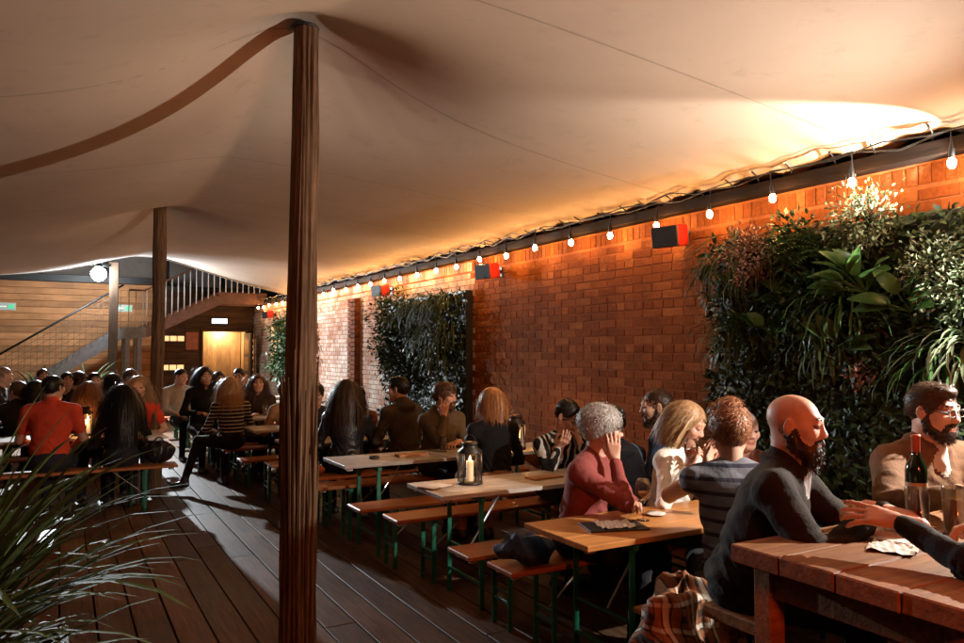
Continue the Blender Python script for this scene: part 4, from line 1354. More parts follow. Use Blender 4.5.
SKIN, TOP, LEGS, SHOE, BEARD, LIP, EYE, INNER = range(8)
def vnormals(V, Q):
    n = np.cross(V[Q[:, 2]] - V[Q[:, 0]], V[Q[:, 3]] - V[Q[:, 1]])
    N = np.zeros_like(V)
    for i in range(4):
        np.add.at(N, Q[:, i], n)
    return N / np.maximum(np.linalg.norm(N, axis=1, keepdims=True), 1e-9)
def wrinkle(V, seed, f=14.0):
    q = np.random.RandomState(seed)
    mk = .55 + .45 * np.sin(V @ (q.normal(size=3) * 9) + q.rand() * 6)
    w = np.zeros(len(V))
    P = V + 0.03 * np.sin(V[:, [1, 2, 0]] * 17 + q.rand(3) * 6)
    for i in range(7):
        k = q.normal(size=3) * f * q.uniform(.6, 2.2); k[2] *= 1.3
        w += (1 - np.abs(np.sin(P @ k + q.rand() * 6.28)) * 2) / (1 + .4 * i)
    return w / 3 * mk
def rot2(v, a):
    return np.array([v[0] * math.cos(a) - v[1] * math.sin(a), v[0] * math.sin(a) + v[1] * math.cos(a), v[2]])
def ik(a, b, l1, l2, pole):
    a, b = np.array(a, float), np.array(b, float)
    d = b - a; L = np.linalg.norm(d)
    if L > (l1 + l2) * .995:
        b = a + d / L * (l1 + l2) * .995; d = b - a; L = np.linalg.norm(d)
    t = d / L
    x = (l1 * l1 - l2 * l2 + L * L) / (2 * L)
    hgt = math.sqrt(max(l1 * l1 - x * x, 0))
    p = np.array(pole, float); p = p - t * p.dot(t); p /= max(np.linalg.norm(p), 1e-6)
    return a + t * x + p * hgt, b

HAIRMAT = {}
def M_hair(col):
    key = 'hair_%.3f_%.3f_%.3f' % col
    if key not in MATS:
        m, nt, b = new_mat(key)
        rv = rand_value(nt)
        r = ramp(nt, rv, [(0, tuple(c * (.85 if col[2] > .2 else .55) for c in col)), (1, tuple(min(1, c * (1.12 if col[2] > .2 else 1.35)) for c in col))])
        n = noise(nt, 60, 3, 0.6)
        r2 = ramp(nt, n.outputs[0], [(0.3, (.7,) * 3), (.7, (1.2,) * 3)])
        nt.links.new(mixc(nt, 1.0, r.outputs[0], r2.outputs[0], 'MULTIPLY'), b.inputs['Base Color'])
        b.inputs['Roughness'].default_value = 0.42
        b.inputs['Specular IOR Level'].default_value = 0.35
        MATS[key] = m
    return MATS[key]
def M_skin(col):
    key = 'skin_%.2f' % col[0]
    if key not in MATS:
        m, nt, b = new_mat(key)
        n = noise(nt, 14, 5, 0.6)
        r = ramp(nt, n.outputs[0], [(0.3, tuple(c * .82 for c in col)), (0.7, (min(1, col[0] * 1.1), col[1] * 1.02, col[2]))])
        nt.links.new(r.outputs[0], b.inputs['Base Color'])
        b.inputs['Roughness'].default_value = 0.48
        b.inputs['Subsurface Weight'].default_value = 0.12
        b.inputs['Subsurface Radius'].default_value = (1.0, 0.35, 0.2)
        b.inputs['Subsurface Scale'].default_value = 0.006
        n2 = noise(nt, 170, 4)
        link_bump(nt, b, n2.outputs[0], 0.35, 0.002)
        MATS[key] = m
    return MATS[key]
def M_cloth(col, pattern=None):
    key = 'cloth_%.3f_%.3f_%.3f_%s' % (*col, pattern)
    if key not in MATS:
        m, nt, b = new_mat(key)
        n = noise(nt, 9, 5, 0.6)
        r = ramp(nt, n.outputs[0], [(0.3, tuple(c * .75 for c in col)), (0.7, tuple(min(1, c * 1.2) for c in col))])
        out = r.outputs[0]
        tc = nt.nodes.new('ShaderNodeTexCoord')
        if pattern == 'stripes' or pattern == 'wide_stripes':
            w = nt.nodes.new('ShaderNodeTexWave'); w.wave_type = 'BANDS'; w.bands_direction = 'Z'
            w.inputs['Scale'].default_value = 7.5 if pattern == 'stripes' else 5.0
            w.inputs['Distortion'].default_value = 0.6
            nt.links.new(tc.outputs['Object'], w.inputs['Vector'])
            s_ = ramp(nt, w.outputs['Fac'], [(0.78, (0, 0, 0)), (0.84, (1, 1, 1))])
            out = mixc(nt, s_.outputs[0], out, (0.42, 0.38, 0.33) if pattern == 'stripes' else (0.03, 0.03, 0.05))
        if pattern == 'print':
            w = nt.nodes.new('ShaderNodeTexWave'); w.inputs['Scale'].default_value = 5; w.inputs['Distortion'].default_value = 14; w.inputs['Detail'].default_value = 1.5
            nt.links.new(tc.outputs['Object'], w.inputs['Vector'])
            s_ = ramp(nt, w.outputs['Fac'], [(0.70, (0, 0, 0)), (0.76, (1, 1, 1))])
            out = mixc(nt, s_.outputs[0], out, (0.5, 0.48, 0.44))
        nt.links.new(out, b.inputs['Base Color'])
        lea = pattern == 'leather'
        b.inputs['Roughness'].default_value = 0.38 if lea else 0.85
        b.inputs['Sheen Weight'].default_value = 0.0 if lea else 0.02
        b.inputs['Specular IOR Level'].default_value = 0.4 if lea else 0.2
        b.inputs['Sheen Roughness'].default_value = 0.5
        n2 = noise(nt, 30 if lea else (130 if pattern == 'knit' else 220), 4, 0.6)
        n4 = noise(nt, 13, 4, 0.6)
        ad = nt.nodes.new('ShaderNodeMath'); ad.operation = 'MULTIPLY_ADD'; ad.inputs[1].default_value = 0.12
        nt.links.new(n2.outputs[0], ad.inputs[0]); nt.links.new(n4.outputs[0], ad.inputs[2])
        link_bump(nt, b, ad.outputs[0], 0.55, 0.02)
        MATS[key] = m
    return MATS[key]

def ribbons(P, width, nrm_hint):
    """P (N,S,3) strand points -> ribbon quads with tapering width"""
    N, S, _ = P.shape
    T = np.gradient(P, axis=1)
    side = np.cross(T, nrm_hint[:, None, :])
    side /= np.maximum(np.linalg.norm(side, axis=2, keepdims=True), 1e-9)
    tp = np.sin(np.linspace(0.35, np.pi * .97, S))[None, :, None]
    w = width[:, None, None] * tp
    A, B = P + side * w, P - side * w
    V = np.stack([A, B], 2).reshape(-1, 3)
    base = (np.arange(N) * S * 2)[:, None]
    s_ = np.arange(S - 1)[None, :] * 2
    i0 = base + s_
    F = np.stack([i0, i0 + 1, i0 + 3, i0 + 2], -1).reshape(-1, 4)
    return V, F

def make_hair(style, hs, seed, n, T, body_f, col, parent, name='hair', hlen=1.0):
    """hair cap and strands. T maps head-local points to thing space, hs is the head scale"""
    q = np.random.RandomState(seed)
    f = Field()
    long_ = style in ('long', 'bob', 'longside')
    th = {'short': .007, 'fade': .004, 'crop': .004, 'long': .016, 'bob': .018, 'longside': .016, 'curly': .026, 'bun': .016, 'grey': .022, 'quiff': .006, 'mess': .014}[style]
    cr = np.array([.076, .098, .085]) + th
    cc = np.array([0, -.015, .035])
    f.ell(cc + [0, -.006, .004], cr, 0, .01)
    if style in ('short', 'quiff', 'mess', 'fade'):
        f.ell((0, -.055, -.012), (.066, .05, .05), 0, .03)
    if style in ('quiff', 'mess'):
        f.ell((0, .045, .100), (.052, .045, .026), 0, .03)
    if long_:
        f.ell((0, -.06, -.03), (.082, .06, .09), 0, .03)
        Ld = {'long': -.30, 'bob': -.15, 'longside': -.24}[style] * hlen
        for sx in (-1, 1):
            f.cap((sx * .062, -.02, .01), (sx * .075, -.035, Ld * .62), .034, .028, 0, .03)
        f.cap((0, -.07, -.04), (0, -.085, Ld), .062, .04, 0, .04)
    if style == 'grey':
        for k in range(14):
            a = 2 * np.pi * k / 14
            f.ell((.07 * math.cos(a), -.03 + .085 * math.sin(a) * (1 if math.sin(a) < 0 else .75), .05 + .03 * math.sin(k * 2.3)), (.03,) * 3, 0, .02)
        f.ell((0, -.065, -.02), (.08, .05, .06), 0, .03)
    if style in ('curly', 'bun'):
        f.ell((0, -.055, -.01), (.075, .055, .06), 0, .03)
        for k in range(10):
            f.ell(q.uniform([-.06, -.09, .03], [.06, .03, .12]), (.032,) * 3, 0, .015)
    if style == 'bun':
        f.ell((0, -.03, .135), (.055, .05, .04), 0, .02)
    # face opening
    f.ell((0, .105, -.022), (.068, .075, .105), 0, .012, neg=True)
    if not long_:
        f.ell((0, .06, -.10), (.12, .10, .075), 0, .02, neg=True)
    if style in ('short', 'fade', 'crop', 'quiff'):
        for sx in (-1, 1):
            f.ell((sx * .088, .01, -.02), (.03, .03, .05), 0, .01, neg=True)
    V, Q = f.mesh(.007)
    N0 = vnormals(V, Q)
    V = V + N0 * (0.004 * wrinkle(V, seed, 60.0))[:, None]
    # strands rooted on the cap
    ok = np.nonzero(V[:, 2] > (-.06 if long_ else -.03))[0]
    r = ok[q.randint(0, len(ok), n)]
    p = V[r].copy(); nr = N0[r]
    S = 8 if long_ else 7
    Lh = {'short': .035, 'fade': .022, 'crop': .014, 'long': .40, 'bob': .19, 'longside': .33, 'curly': .075, 'bun': .075, 'grey': .07, 'quiff': .05, 'mess': .06}[style]
    L = Lh * (hlen if long_ else 1) * q.uniform(.6, 1.15, n)
    if long_:
        L = np.where(p[:, 2] < .02, L * .75, L)
    d = nr * .35 + np.stack([p[:, 0] * 3, -np.ones(n) * (.5 if not long_ else .35), np.zeros(n)], 1)
    if style in ('quiff',): d = nr * .3 + np.array([.15, -.7, .35])
    if style in ('mess', 'curly', 'grey', 'bun'): d = nr * .25 + q.normal(size=(n, 3)) * .8
    pts = [p - nr * .004]
    r0 = np.linalg.norm((p - cc) / cr, axis=1)
    ph = q.rand(n) * 6.28
    fly = np.where(q.rand(n) < .07, .30, .06)[:, None]
    for k in range(1, S):
        g_ = np.array([0, 0, -1.0]) * (1.3 if long_ else .35)
        if style in ('curly', 'grey', 'bun', 'mess'):
            g_ = g_ + .8 * np.stack([np.cos(ph + k * 1.9), np.sin(ph * 1.7 + k * 1.6), np.sin(ph + k * 2.1)], 1)
        d = d / np.maximum(np.linalg.norm(d, axis=1, keepdims=True), 1e-6)
        d = d * .62 + g_ * .38 + (q.normal(size=(n, 3)) * fly)
        d = d / np.maximum(np.linalg.norm(d, axis=1, keepdims=True), 1e-6)
        nx_ = pts[-1] + d * (L / (S - 1))[:, None]
        if not long_:
            e = (nx_ - cc) / cr
            rr = np.linalg.norm(e, axis=1)
            lim = r0 + {'curly': .10, 'grey': .08, 'bun': .10, 'mess': .07, 'quiff': .07}.get(style, .035) * (1 + 1.2 * (fly[:, 0] > .1))
            nx_ = np.where((rr > lim)[:, None], cc + e * (lim / rr)[:, None] * cr, nx_)
        # stay outside the head and neck
        e = (nx_ - cc) / (cr + .002)
        rr = np.linalg.norm(e, axis=1, keepdims=True)
        nx_ = np.where(rr < 1, cc + e / np.maximum(rr, .2) * (cr + .002), nx_)
        if long_:
            mask = nx_[:, 2] < -.03
            rad = np.hypot(nx_[:, 0], nx_[:, 1] + .035)
            push = np.where(mask & (rad < .085), .085 / np.maximum(rad, .01), 1.0)
            nx_[:, 0] *= push; nx_[:, 1] = (nx_[:, 1] + .035) * push - .035
            fr_ = (nx_[:, 1] > .035) & (nx_[:, 2] < .06)
            nx_[fr_, 1] = .035 + (nx_[fr_, 1] - .035) * .3
            nx_[fr_, 0] += np.sign(nx_[fr_, 0]) * .008
        pts.append(nx_)
    P = np.stack(pts, 1)
    wd = q.uniform(.0008, .0022, n) * (1.7 if n < 800 else 1.0)
    RV, RF = ribbons(P, wd, nr)
    Vall = np.vstack([V, RV]); Qall = np.vstack([Q, RF + len(V)])
    Vw = T(Vall)
    o = bpy.data.objects.new(name, np_mesh(name, Vw, Qall, M_hair(col)))
    link(o, parent)
    return o

def hand_field(f, wrist, dirv, palm_n, side, curl=(0.35,) * 4, thumb=.5, s=1.0, lab=SKIN, spread=.10):
    """palm and five bent fingers. side +1: thumb on the +x side of the hand frame"""
    y = np.array(dirv, float); y /= np.linalg.norm(y)
    z = -np.array(palm_n, float); z = z - y * z.dot(y); z /= max(np.linalg.norm(z), 1e-6)
    x = np.cross(y, z) * side
    w = np.array(wrist, float)
    g = lambda a, b, c: w + (x * a + y * b + z * c) * s
    k = .006
    f.cap(g(0, -.06, 0), g(0, .01, 0), .028 * s, .025 * s, lab, .02)
    xo = (.030, .010, -.010, -.029)
    ln = (.92, 1.0, .95, .76)
    for i in range(4):
        f.cap(g(xo[i] * .55, .008, 0), g(xo[i], .085 - .004 * abs(i - 1), .002), .0145 * s, .0115 * s, lab, .012)
        a = 0.0; p = np.array([xo[i], .085 - .004 * abs(i - 1), .002])
        sp = spread * (1.5 - i) * .7
        for j, seg in enumerate((.043, .027, .021)):
            a += curl[i] * (1.0, 1.25, .8)[j]
            nx_ = p + np.array([sp * math.cos(a), math.cos(a), -math.sin(a)]) * seg * ln[i]
            f.cap(g(*p), g(*nx_), (.0092, .0083, .0074)[j] * s, (.0083, .0074, .0062)[j] * s, lab, k)
            p = nx_
    t0 = np.array([.020, .018, -.008]); t1 = t0 + np.array([.026, .028, -.010]); t2 = t1 + np.array([.016 - .02 * thumb, .028, -.004 - .014 * thumb]); t3 = t2 + np.array([.004 - .018 * thumb, .024, -.010 * thumb])
    f.cap(g(*t0), g(*t1), .017 * s, .0125 * s, lab, .014)
    f.cap(g(*t1), g(*t2), .0115 * s, .0098 * s, lab, k)
    f.cap(g(*t2), g(*t3), .0098 * s, .0078 * s, lab, k)
    return f

PCOUNT = [0]
def person(label, x, y, face, seat=.48, lean=.10, head_face=None, pitch=0.0, tilt=0.0, lh=None, rh=None, top=(.02, .02, .02), legs=(.015, .015, .02), skin=(.50, .29, .20),
           hair='short', hcol=(.03, .02, .015), beard=0.0, pattern=None, sleeve='long', female=False, res=.016, hres=.0065, hn=500, build=1.0, head=1.0, lhand=None, rhand=None,
           elbow=None, inner=None, glasses=False, knees=None, group=None, standing=False, hood=False, collar=True, side=0.0, bcol=None, crown=1.33, jacket=False, hlen=1.0):
    """face, head_face: compass angle, 0 towards the staircase, 90 towards the brick wall"""
    PCOUNT[0] += 1
    seed = PCOUNT[0] * 13
    th = -math.radians(face)
    W = lambda p: rot2(np.array(p, float), th)
    b = build * (.90 if female else 1.0)
    pel = np.array([0, 0, (seat + .10) if not standing else .93])
    TL = min(.56, max(.40, crown - .12 * head - .148 - pel[2]))
    chest = pel + np.array([side * .6, lean * .62, TL * .58])
    neckb = pel + np.array([side, lean, TL])
    hfa = math.radians((head_face if head_face is not None else face))
    hth = -hfa
    fwd_l = rot2(np.array([0, 1, 0.]), hth - th)     # head forward in body space
    hc = neckb + np.array([0, .02, 0]) + fwd_l * (.012 + .03 * max(0, pitch)) + np.array([tilt * .06, 0, .148])
    sw = .185 * b
    hw = W(hc)
    t = empty('person', (x - hw[0], y - hw[1], 0), label=label, cat='person', group=group)
    f = Field()
    trn = (np.array([[1, 0, 0], [0, math.cos(a := math.atan2(lean, .52)), math.sin(a)], [0, -math.sin(a), math.cos(a)]]))
    f.ell(pel, (.165 * b, .135, .125), LEGS, .04)
    f.ell(pel + [side * .3, lean * .3, .13], (.162 * b, .122 * (b if b > 1 else 1), .16), TOP, .05)
    jx = .016 if jacket else 0
    f.ell(chest, (.172 * b + jx, .122 + jx, .185), TOP, .05, trn)
    if jacket:
        f.ell(pel + [0, lean * .1, .04], (.185 * b, .155, .10), TOP, .03)
    f.ell(chest + [0, lean * .18 - .03, .08], (.155 * b, .095, .13), TOP, .05, trn)
    if female:
        for sx in (-1, 1):
            f.ell(chest + [sx * .07, .085, .01], (.058, .055, .06), TOP, .03)
    lsh = neckb + np.array([-sw, -.015, -.075]); rsh = neckb + np.array([sw, -.015, -.075])
    f.cap(lsh, rsh, .068, .068, TOP, .05)
    for s_, q_ in ((-1, lsh), (1, rsh)):
        f.cap(neckb + [s_ * .042, -.025, -.005], q_ + [0, 0, .012], .050, .058, TOP, .04)
    if collar:
        f.cap(neckb + [0, -.012, -.03], neckb + [0, -.006, .040], .080 * (.9 if female else 1), .064 * (.9 if female else 1), TOP, .015)
    if jacket:
        prev = None
        for k in range(13):
            an = math.radians(-90 + 150 * (k - 6) / 6)
            c_ = neckb + np.array([.083 * math.cos(an), -.006 + .080 * math.sin(an), .030 - .045 * ((k - 6) / 6) ** 2])
            if prev is not None:
                f.cap(prev, c_, .017, .017, TOP, .008)
            prev = c_
        for s_ in (-1, 1):
            f.cap(neckb + [s_ * .062, .050, -.015], chest + [s_ * .050, .125, -.10], .020, .012, TOP, .010)
    if hood:
        f.ell(neckb + [0, -.085, -.01], (.12, .065, .06), TOP, .03)
        f.ell(neckb + [0, -.045, .02], (.09, .07, .05), TOP, .03)
    if inner:
        f.ell(chest + [0, .078, .06], (.05, .055, .17), INNER, .01, trn)
    # legs
    for s_, kn in ((-1, 0), (1, 1)):
        hip = pel + np.array([s_ * .09, .02, -.01])
        if standing:
            knee = np.array([s_ * .10, .03, .50]); ank = np.array([s_ * .10, 0, .09])
        else:
            knee = np.array([s_ * .11, .44, seat + .06]); ank = np.array([s_ * .11, .42 - .03 * s_, .09])
            if knees: knee, ank = np.array(knees[kn][0]), np.array(knees[kn][1])
        f.cap(hip, knee, .092 * (.95 if female else 1), .064, LEGS, .03)
        f.cap(knee, ank, .062, .044, LEGS, .02)
        toe = ank + np.array([0, .15, -.045]); heel = ank + np.array([0, -.03, -.05])
        if knees and len(knees[kn]) > 2: toe = ank + np.array(knees[kn][2])
        f.cap(heel, toe, .042, .036, SHOE, .015)
        f.cap(ank, heel, .046, .042, SHOE, .01)
    # arms
    hf = []; segs = []
    for s_, sh, tgt, hp in ((-1, lsh, lh, lhand), (1, rsh, rh, rhand)):
        if tgt is None:
            tgt = (s_ * .14, .30, seat + .20)
        el = (elbow[0] if s_ < 0 else elbow[1]) if elbow and (elbow[0] if s_ < 0 else elbow[1]) else (s_ * .7, -.35, -.75)
        E, Wr = ik(sh, tgt, .285, .25, el)
        up, fo = TOP, TOP
        rs = 1.0 * b
        if sleeve == 'none': up = fo = SKIN
        if sleeve == 'short': fo = SKIN
        rr = (.056 if up == TOP else .047) * rs + (.010 if jacket else 0)
        f.cap(sh, E, rr + .004, rr - .008, up, .022)
        if sleeve == 'short':
            m_ = sh + (E - sh) * .62
            f.cap(m_, E, .044 * rs, .042 * rs, SKIN, .01)
            f.p[-2] = ('c', sh, m_, rr + .006, rr + .002, TOP, .022, False)
        e2 = Wr + (E - Wr) * .10
        f.cap(E, e2, (.048 if fo == TOP else .041) * rs + (.008 if jacket else 0), (.036 if fo == TOP else .026) * rs + (.008 if jacket else 0), fo, .016)
        segs.append((sh, E)); segs.append((E, e2))
        fdir = Wr - E; fdir /= np.linalg.norm(fdir)
        o = dict(dir=fdir, palm=(0, 0, -1), curl=(.30, .34, .38, .42), thumb=.5, spread=.10)
        if hp: o.update(hp)
        dv = np.array(o['dir'], float)
        h_ = Field()
        cr_ = np.cross(dv, -np.array(o['palm'], float))
        sd = 1 if s_ < 0 else -1
        if 'sd' in o: sd = o['sd']
        hand_field(h_, Wr, dv, o['palm'], sd, o['curl'], o['thumb'], .94 if female else 1.02, SKIN, o['spread'])
        hf.append(h_)
    V, Q = f.mesh(res)
    C = V[Q].mean(1)
    lab = f.tags(C)
    vl = np.zeros(len(V), np.int32); vl[Q.ravel()] = np.repeat(lab, 4)
    N0 = vnormals(V, Q)
    cloth = ((vl == TOP) | (vl == LEGS) | (vl == INNER)).astype(float)
    V = V + N0 * (cloth * (.0095 if pattern != 'tight' else .003) * wrinkle(V, seed, 11.0))[:, None]
    if res < .02:       # folds bunched at the elbows and round the waist
        amp = .0022 if pattern == 'wide_stripes' else .0055
        for si, (a_, b_) in enumerate(segs):
            ba = b_ - a_; L_ = np.linalg.norm(ba); u_ = ba / L_
            pv = V - a_
            tt_ = pv @ u_
            dv_ = np.linalg.norm(pv - tt_[:, None] * u_, axis=1)
            near = np.clip(1 - np.abs(dv_ - .05) / .04, 0, 1) * ((tt_ > -.02) & (tt_ < L_)) * (vl == TOP)
            el_ = tt_ / L_ if si % 2 == 0 else 1 - tt_ / L_
            wgt = near * (.25 + .75 * np.clip(el_, 0, 1) ** 2)
            ph_ = tt_ * (95 + 20 * (si % 2)) + 5 * np.sin(pv @ np.array([23., 31., 11.]) + seed)
            V = V + N0 * (wgt * amp * (1 - 2 * np.abs(np.sin(ph_ / 2))))[:, None]
        zz = (V[:, 2] - pel[2])
        wz = np.clip(1 - np.abs(zz - .10) / .16, 0, 1) * (vl == TOP)
        an_ = np.arctan2(V[:, 1], V[:, 0])
        V = V + N0 * (wz * amp * 1.5 * (1 - 2 * np.abs(np.sin(zz * 42 + 2.2 * np.sin(an_ * 2 + seed) + 1.3 * np.sin(an_ * 5)))))[:, None]
    parts = [(V, Q, lab)]
    # head
    H = Field()
    k_ = .018
    H.ell((0, -.015, .035), (.076, .098, .085), SKIN, k_)
    H.ell((0, .025, -.03), (.060, .070, .085), SKIN, .03)
    H.ell((0, .062, -.094), (.026, .024, .021), SKIN, .03)
    for s_ in (-1, 1):
        H.cap((s_ * .050, -.002, -.055), (s_ * .016, .058, -.088), .020, .020, SKIN, .03)
        H.ell((s_ * .043, .064, -.014), (.024, .022, .022), SKIN, .03)
        H.ell((s_ * .013, .099, -.024), (.009, .010, .008), SKIN, .008)
    H.cap((-.034, .080, .034), (.034, .080, .034), .012, .012, SKIN, .02)
    H.cap((0, .088, .020), (0, .1055, -.017), .0085, .0125, SKIN, .016)
    for s_ in (-1, 1):
        H.ell((s_ * .032, .103, .014), (.018, .014, .011), SKIN, .014, neg=True)
        H.ell((s_ * .031, .080, .012), (.0135, .0125, .0115), EYE, .002)
        H.cap((s_ * .019, .0895, .0225), (s_ * .045, .085, .0215), .0038, .0034, SKIN, .003)
        H.cap((s_ * .019, .0880, .0020), (s_ * .044, .084, .0028), .0028, .0026, SKIN, .003)
        RE = np.array([[math.cos(.35), -math.sin(.35) * s_, 0], [math.sin(.35) * s_, math.cos(.35), 0], [0, 0, 1]])
        H.ell((s_ * .080, -.008, .002), (.009, .019, .032), SKIN, .008, RE)
        H.ell((s_ * .089, -.002, .004), (.006, .009, .018), SKIN, .006, RE, neg=True)
        H.cap((s_ * .018, .0945, .043), (s_ * .047, .084, .043), .0045, .003, BEARD, .003)
    H.cap((-.019, .0865, -.0505), (.019, .0865, -.0505), .0062, .0062, LIP, .008)
    H.cap((-.015, .0865, -.0605), (.015, .0865, -.0605), .0068, .0068, LIP, .006)
    H.ell((0, .097, -.0555), (.022, .008, .0016), LIP, .003, neg=True)
    if beard > 0:
        g_ = .5 + beard
        for s_ in (-1, 1):
            H.cap((s_ * .066, .000, -.012), (s_ * .056, .018, -.062), .013 * g_, .019 * g_, BEARD, .012)
            H.cap((s_ * .056, .018, -.062), (s_ * .022, .062, -.093), .019 * g_, .022 * g_, BEARD, .012)
            H.cap((s_ * .004, .0965, -.0375), (s_ * .030, .084, -.050), .0062, .0065, BEARD, .004)
            H.cap((s_ * .030, .084, -.050), (s_ * .028, .076, -.080), .0075, .015 * g_, BEARD, .006)
        H.ell((0, .070, -.098), (.036 * g_, .027 * g_, .024 * g_ + .012 * beard), BEARD, .012)
        if beard > .8:
            H.ell((0, .068, -.125), (.038, .032, .032), BEARD, .02)
    cp, sp_ = math.cos(pitch), math.sin(pitch)
    ct, st2 = math.cos(tilt), math.sin(tilt)
    sc = head
    def Tbody(P):          # head-local -> thing space
        P = np.asarray(P) * sc
        px, py, pz = P[:, 0], P[:, 1] * cp + P[:, 2] * sp_, -P[:, 1] * sp_ + P[:, 2] * cp
        px, pz = px * ct + pz * st2, -px * st2 + pz * ct
        c_, s_ = math.cos(hth), math.sin(hth)
        o = np.stack([px * c_ - py * s_, px * s_ + py * c_, pz], 1)
        h_ = W(hc)
        return o + h_
    # neck runs from the collar into the skull
    inv_neck = neckb - hc
    c2, s2 = math.cos(-(hth - th)), math.sin(-(hth - th))
    nk = np.array([inv_neck[0] * c2 - inv_neck[1] * s2, inv_neck[0] * s2 + inv_neck[1] * c2, inv_neck[2]])
    nk = np.array([nk[0] * ct - nk[2] * st2, nk[1], nk[0] * st2 + nk[2] * ct])
    nk = np.array([nk[0], nk[1] * cp - nk[2] * sp_, nk[1] * sp_ + nk[2] * cp]) / sc
    H.cap((0, -.030, -.045), nk + np.array([0, 0, -.03]), .052 if female else .058, .056 if female else .064, SKIN, .03)
    HV, HQ = H.mesh(hres)
    HC = HV[HQ].mean(1)
    hl = H.tags(HC)
    vl = np.zeros(len(HV), np.int32); vl[HQ.ravel()] = np.repeat(hl, 4)
    HN = vnormals(HV, HQ)
    HV = HV + HN * (((vl == BEARD) & (HV[:, 2] < 0)) * .0035 * wrinkle(HV, seed + 1, 120.0))[:, None]
    if beard > 0 and res < .02:
        bq = np.random.RandomState(seed + 5)
        bi = np.nonzero((vl == BEARD) & (HV[:, 2] < -.005))[0]
        nb = 900
        r_ = bi[bq.randint(0, len(bi), nb)]
        p_ = HV[r_]; n_ = HN[r_]
        dd = n_ * .55 + np.array([0, .15, -.75]) + bq.normal(size=(nb, 3)) * .25
        ln_ = (.010 + .014 * beard) * bq.uniform(.5, 1.1, nb)
        PP = np.stack([p_ - n_ * .002 + dd * (ln_ * k / 3)[:, None] + np.array([0, 0, -.002]) * (k / 3) ** 2 for k in range(4)], 1)
        bv_, bf_ = ribbons(PP, bq.uniform(.0006, .0013, nb), np.cross(n_, bq.normal(size=(nb, 3))))
        link(bpy.data.objects.new('beard', np_mesh('beard', Tbody(bv_), bf_, M_hair(bcol or hcol))), t)
    body = [rotz(V, th) for V, _, _ in parts] + [Tbody(HV)]
    qs = [Q, HQ]; ls = [lab, hl]
    for h_ in hf:
        a_, q_ = h_.mesh(.0052 if res < .02 else .0075)
        body.append(rotz(a_, th)); qs.append(q_); ls.append(np.full(len(q_), SKIN))
    off = 0; QQ = []
    for v_, q_ in zip(body, qs):
        QQ.append(q_ + off); off += len(v_)
    mats = [M_skin(skin), M_cloth(top, pattern), M_cloth(legs), M('dark_shoe', (.02, .016, .014), .45), M_hair(bcol or hcol), M('lip', (skin[0] * .8, skin[1] * .55, skin[2] * .55), .4, .1), M('eye', (.12, .09, .08), .12, .5), M_cloth(inner or (.6, .55, .5))]
    lp = bpy.data.materials
    o = bpy.data.objects.new('body', np_mesh('body', np.vstack(body), np.vstack(QQ), mats, np.concatenate(ls)))
    link(o, t)
    if hair == 'cap':
        C_ = Field(); C_.ell((0, -.012, .045), (.088, .110, .085), 0, .01); C_.ell((0, .02, -.06), (.14, .2, .085), 0, .01, neg=True)
        C_.ell((0, .125, .030), (.062, .065, .007), 0, .012)
        cv, cq = C_.mesh(.007)
        o = bpy.data.objects.new('cap', np_mesh('cap', Tbody(cv), cq, M_cloth((.16, .17, .19)))); link(o, t)
        make_hair('short', sc, seed, 150, Tbody, None, hcol, t)
    elif hair != 'bald':
        make_hair(hair, sc, seed, hn, Tbody, None, hcol, t, hlen=hlen)
    if glasses:
        G = MB()
        tp = lambda *p: tuple(Tbody(np.array([p]))[0])
        for s_ in (-1, 1):
            ring = [tp(s_ * .033 + .023 * math.cos(a), .108 - .006 * abs(math.cos(a)), .012 + .017 * math.sin(a)) for a in np.linspace(0, 2 * math.pi, 21)]
            G.tube(ring, .0022, 5)
            G.tube([tp(s_ * .056, .102, .016), tp(s_ * .078, .05, .016), tp(s_ * .086, -.01, .014)], .0019, 5)
        G.tube([tp(-.010, .108, .016), tp(0, .111, .018), tp(.010, .108, .016)], .0019, 5)
        G.build('glasses', m_dark, t)
    return t
def rotz(V, a):
    c, s_ = math.cos(a), math.sin(a)
    return np.stack([V[:, 0] * c - V[:, 1] * s_, V[:, 0] * s_ + V[:, 1] * c, V[:, 2]], 1)
# ------------------------------------------------------------------ the guests
BR = (.045, .022, .012); BK = (.012, .010, .009); BL = (.42, .24, .11); GY = (.48, .46, .44); AU = (.16, .065, .03)
FAIR = (.56, .33, .24); TAN = (.46, .26, .17)
NEAR = dict(res=.0125, hres=.0050, hn=3200)
MID = dict(res=.016, hres=.0062, hn=1800)
FAR = dict(res=.022, hres=.0080, hn=800)
# around the high table
person('bald bearded man in dark jacket resting his arms on high table', 2.46, 1.92, 150, .64, .17, 156, .10, top=(.014, .009, .006), legs=(.02, .02, .025), hair='bald', hcol=(.035, .018, .010), beard=.82, skin=FAIR,
       lh=(-.02, .50, 1.065), rh=(.14, .45, 1.06), lhand=dict(dir=(.25, 1, -.05), curl=(.3, .35, .4, .45)), rhand=dict(dir=(-.3, .95, -.05)), crown=1.475, build=1.10, head=.98, inner=(.35, .34, .34), jacket=True, **NEAR)
person('bearded man in glasses and brown suede jacket holding a beer glass', 3.43, 1.95, 192, .64, .12, 184, .10, top=(.13, .066, .034), legs=(.02, .02, .03), hair='quiff', hcol=(.05, .028, .016), beard=.45, skin=FAIR,
       build=1.12, lh=(.02, .40, 1.07), rh=(.36, .52, 1.08), rhand=dict(dir=(.25, .95, -.05), palm=(-.9, .25, .1), curl=(.5, .5, .55, .6), thumb=.8), crown=1.49, glasses=True, inner=(.62, .58, .54), jacket=True, **NEAR)
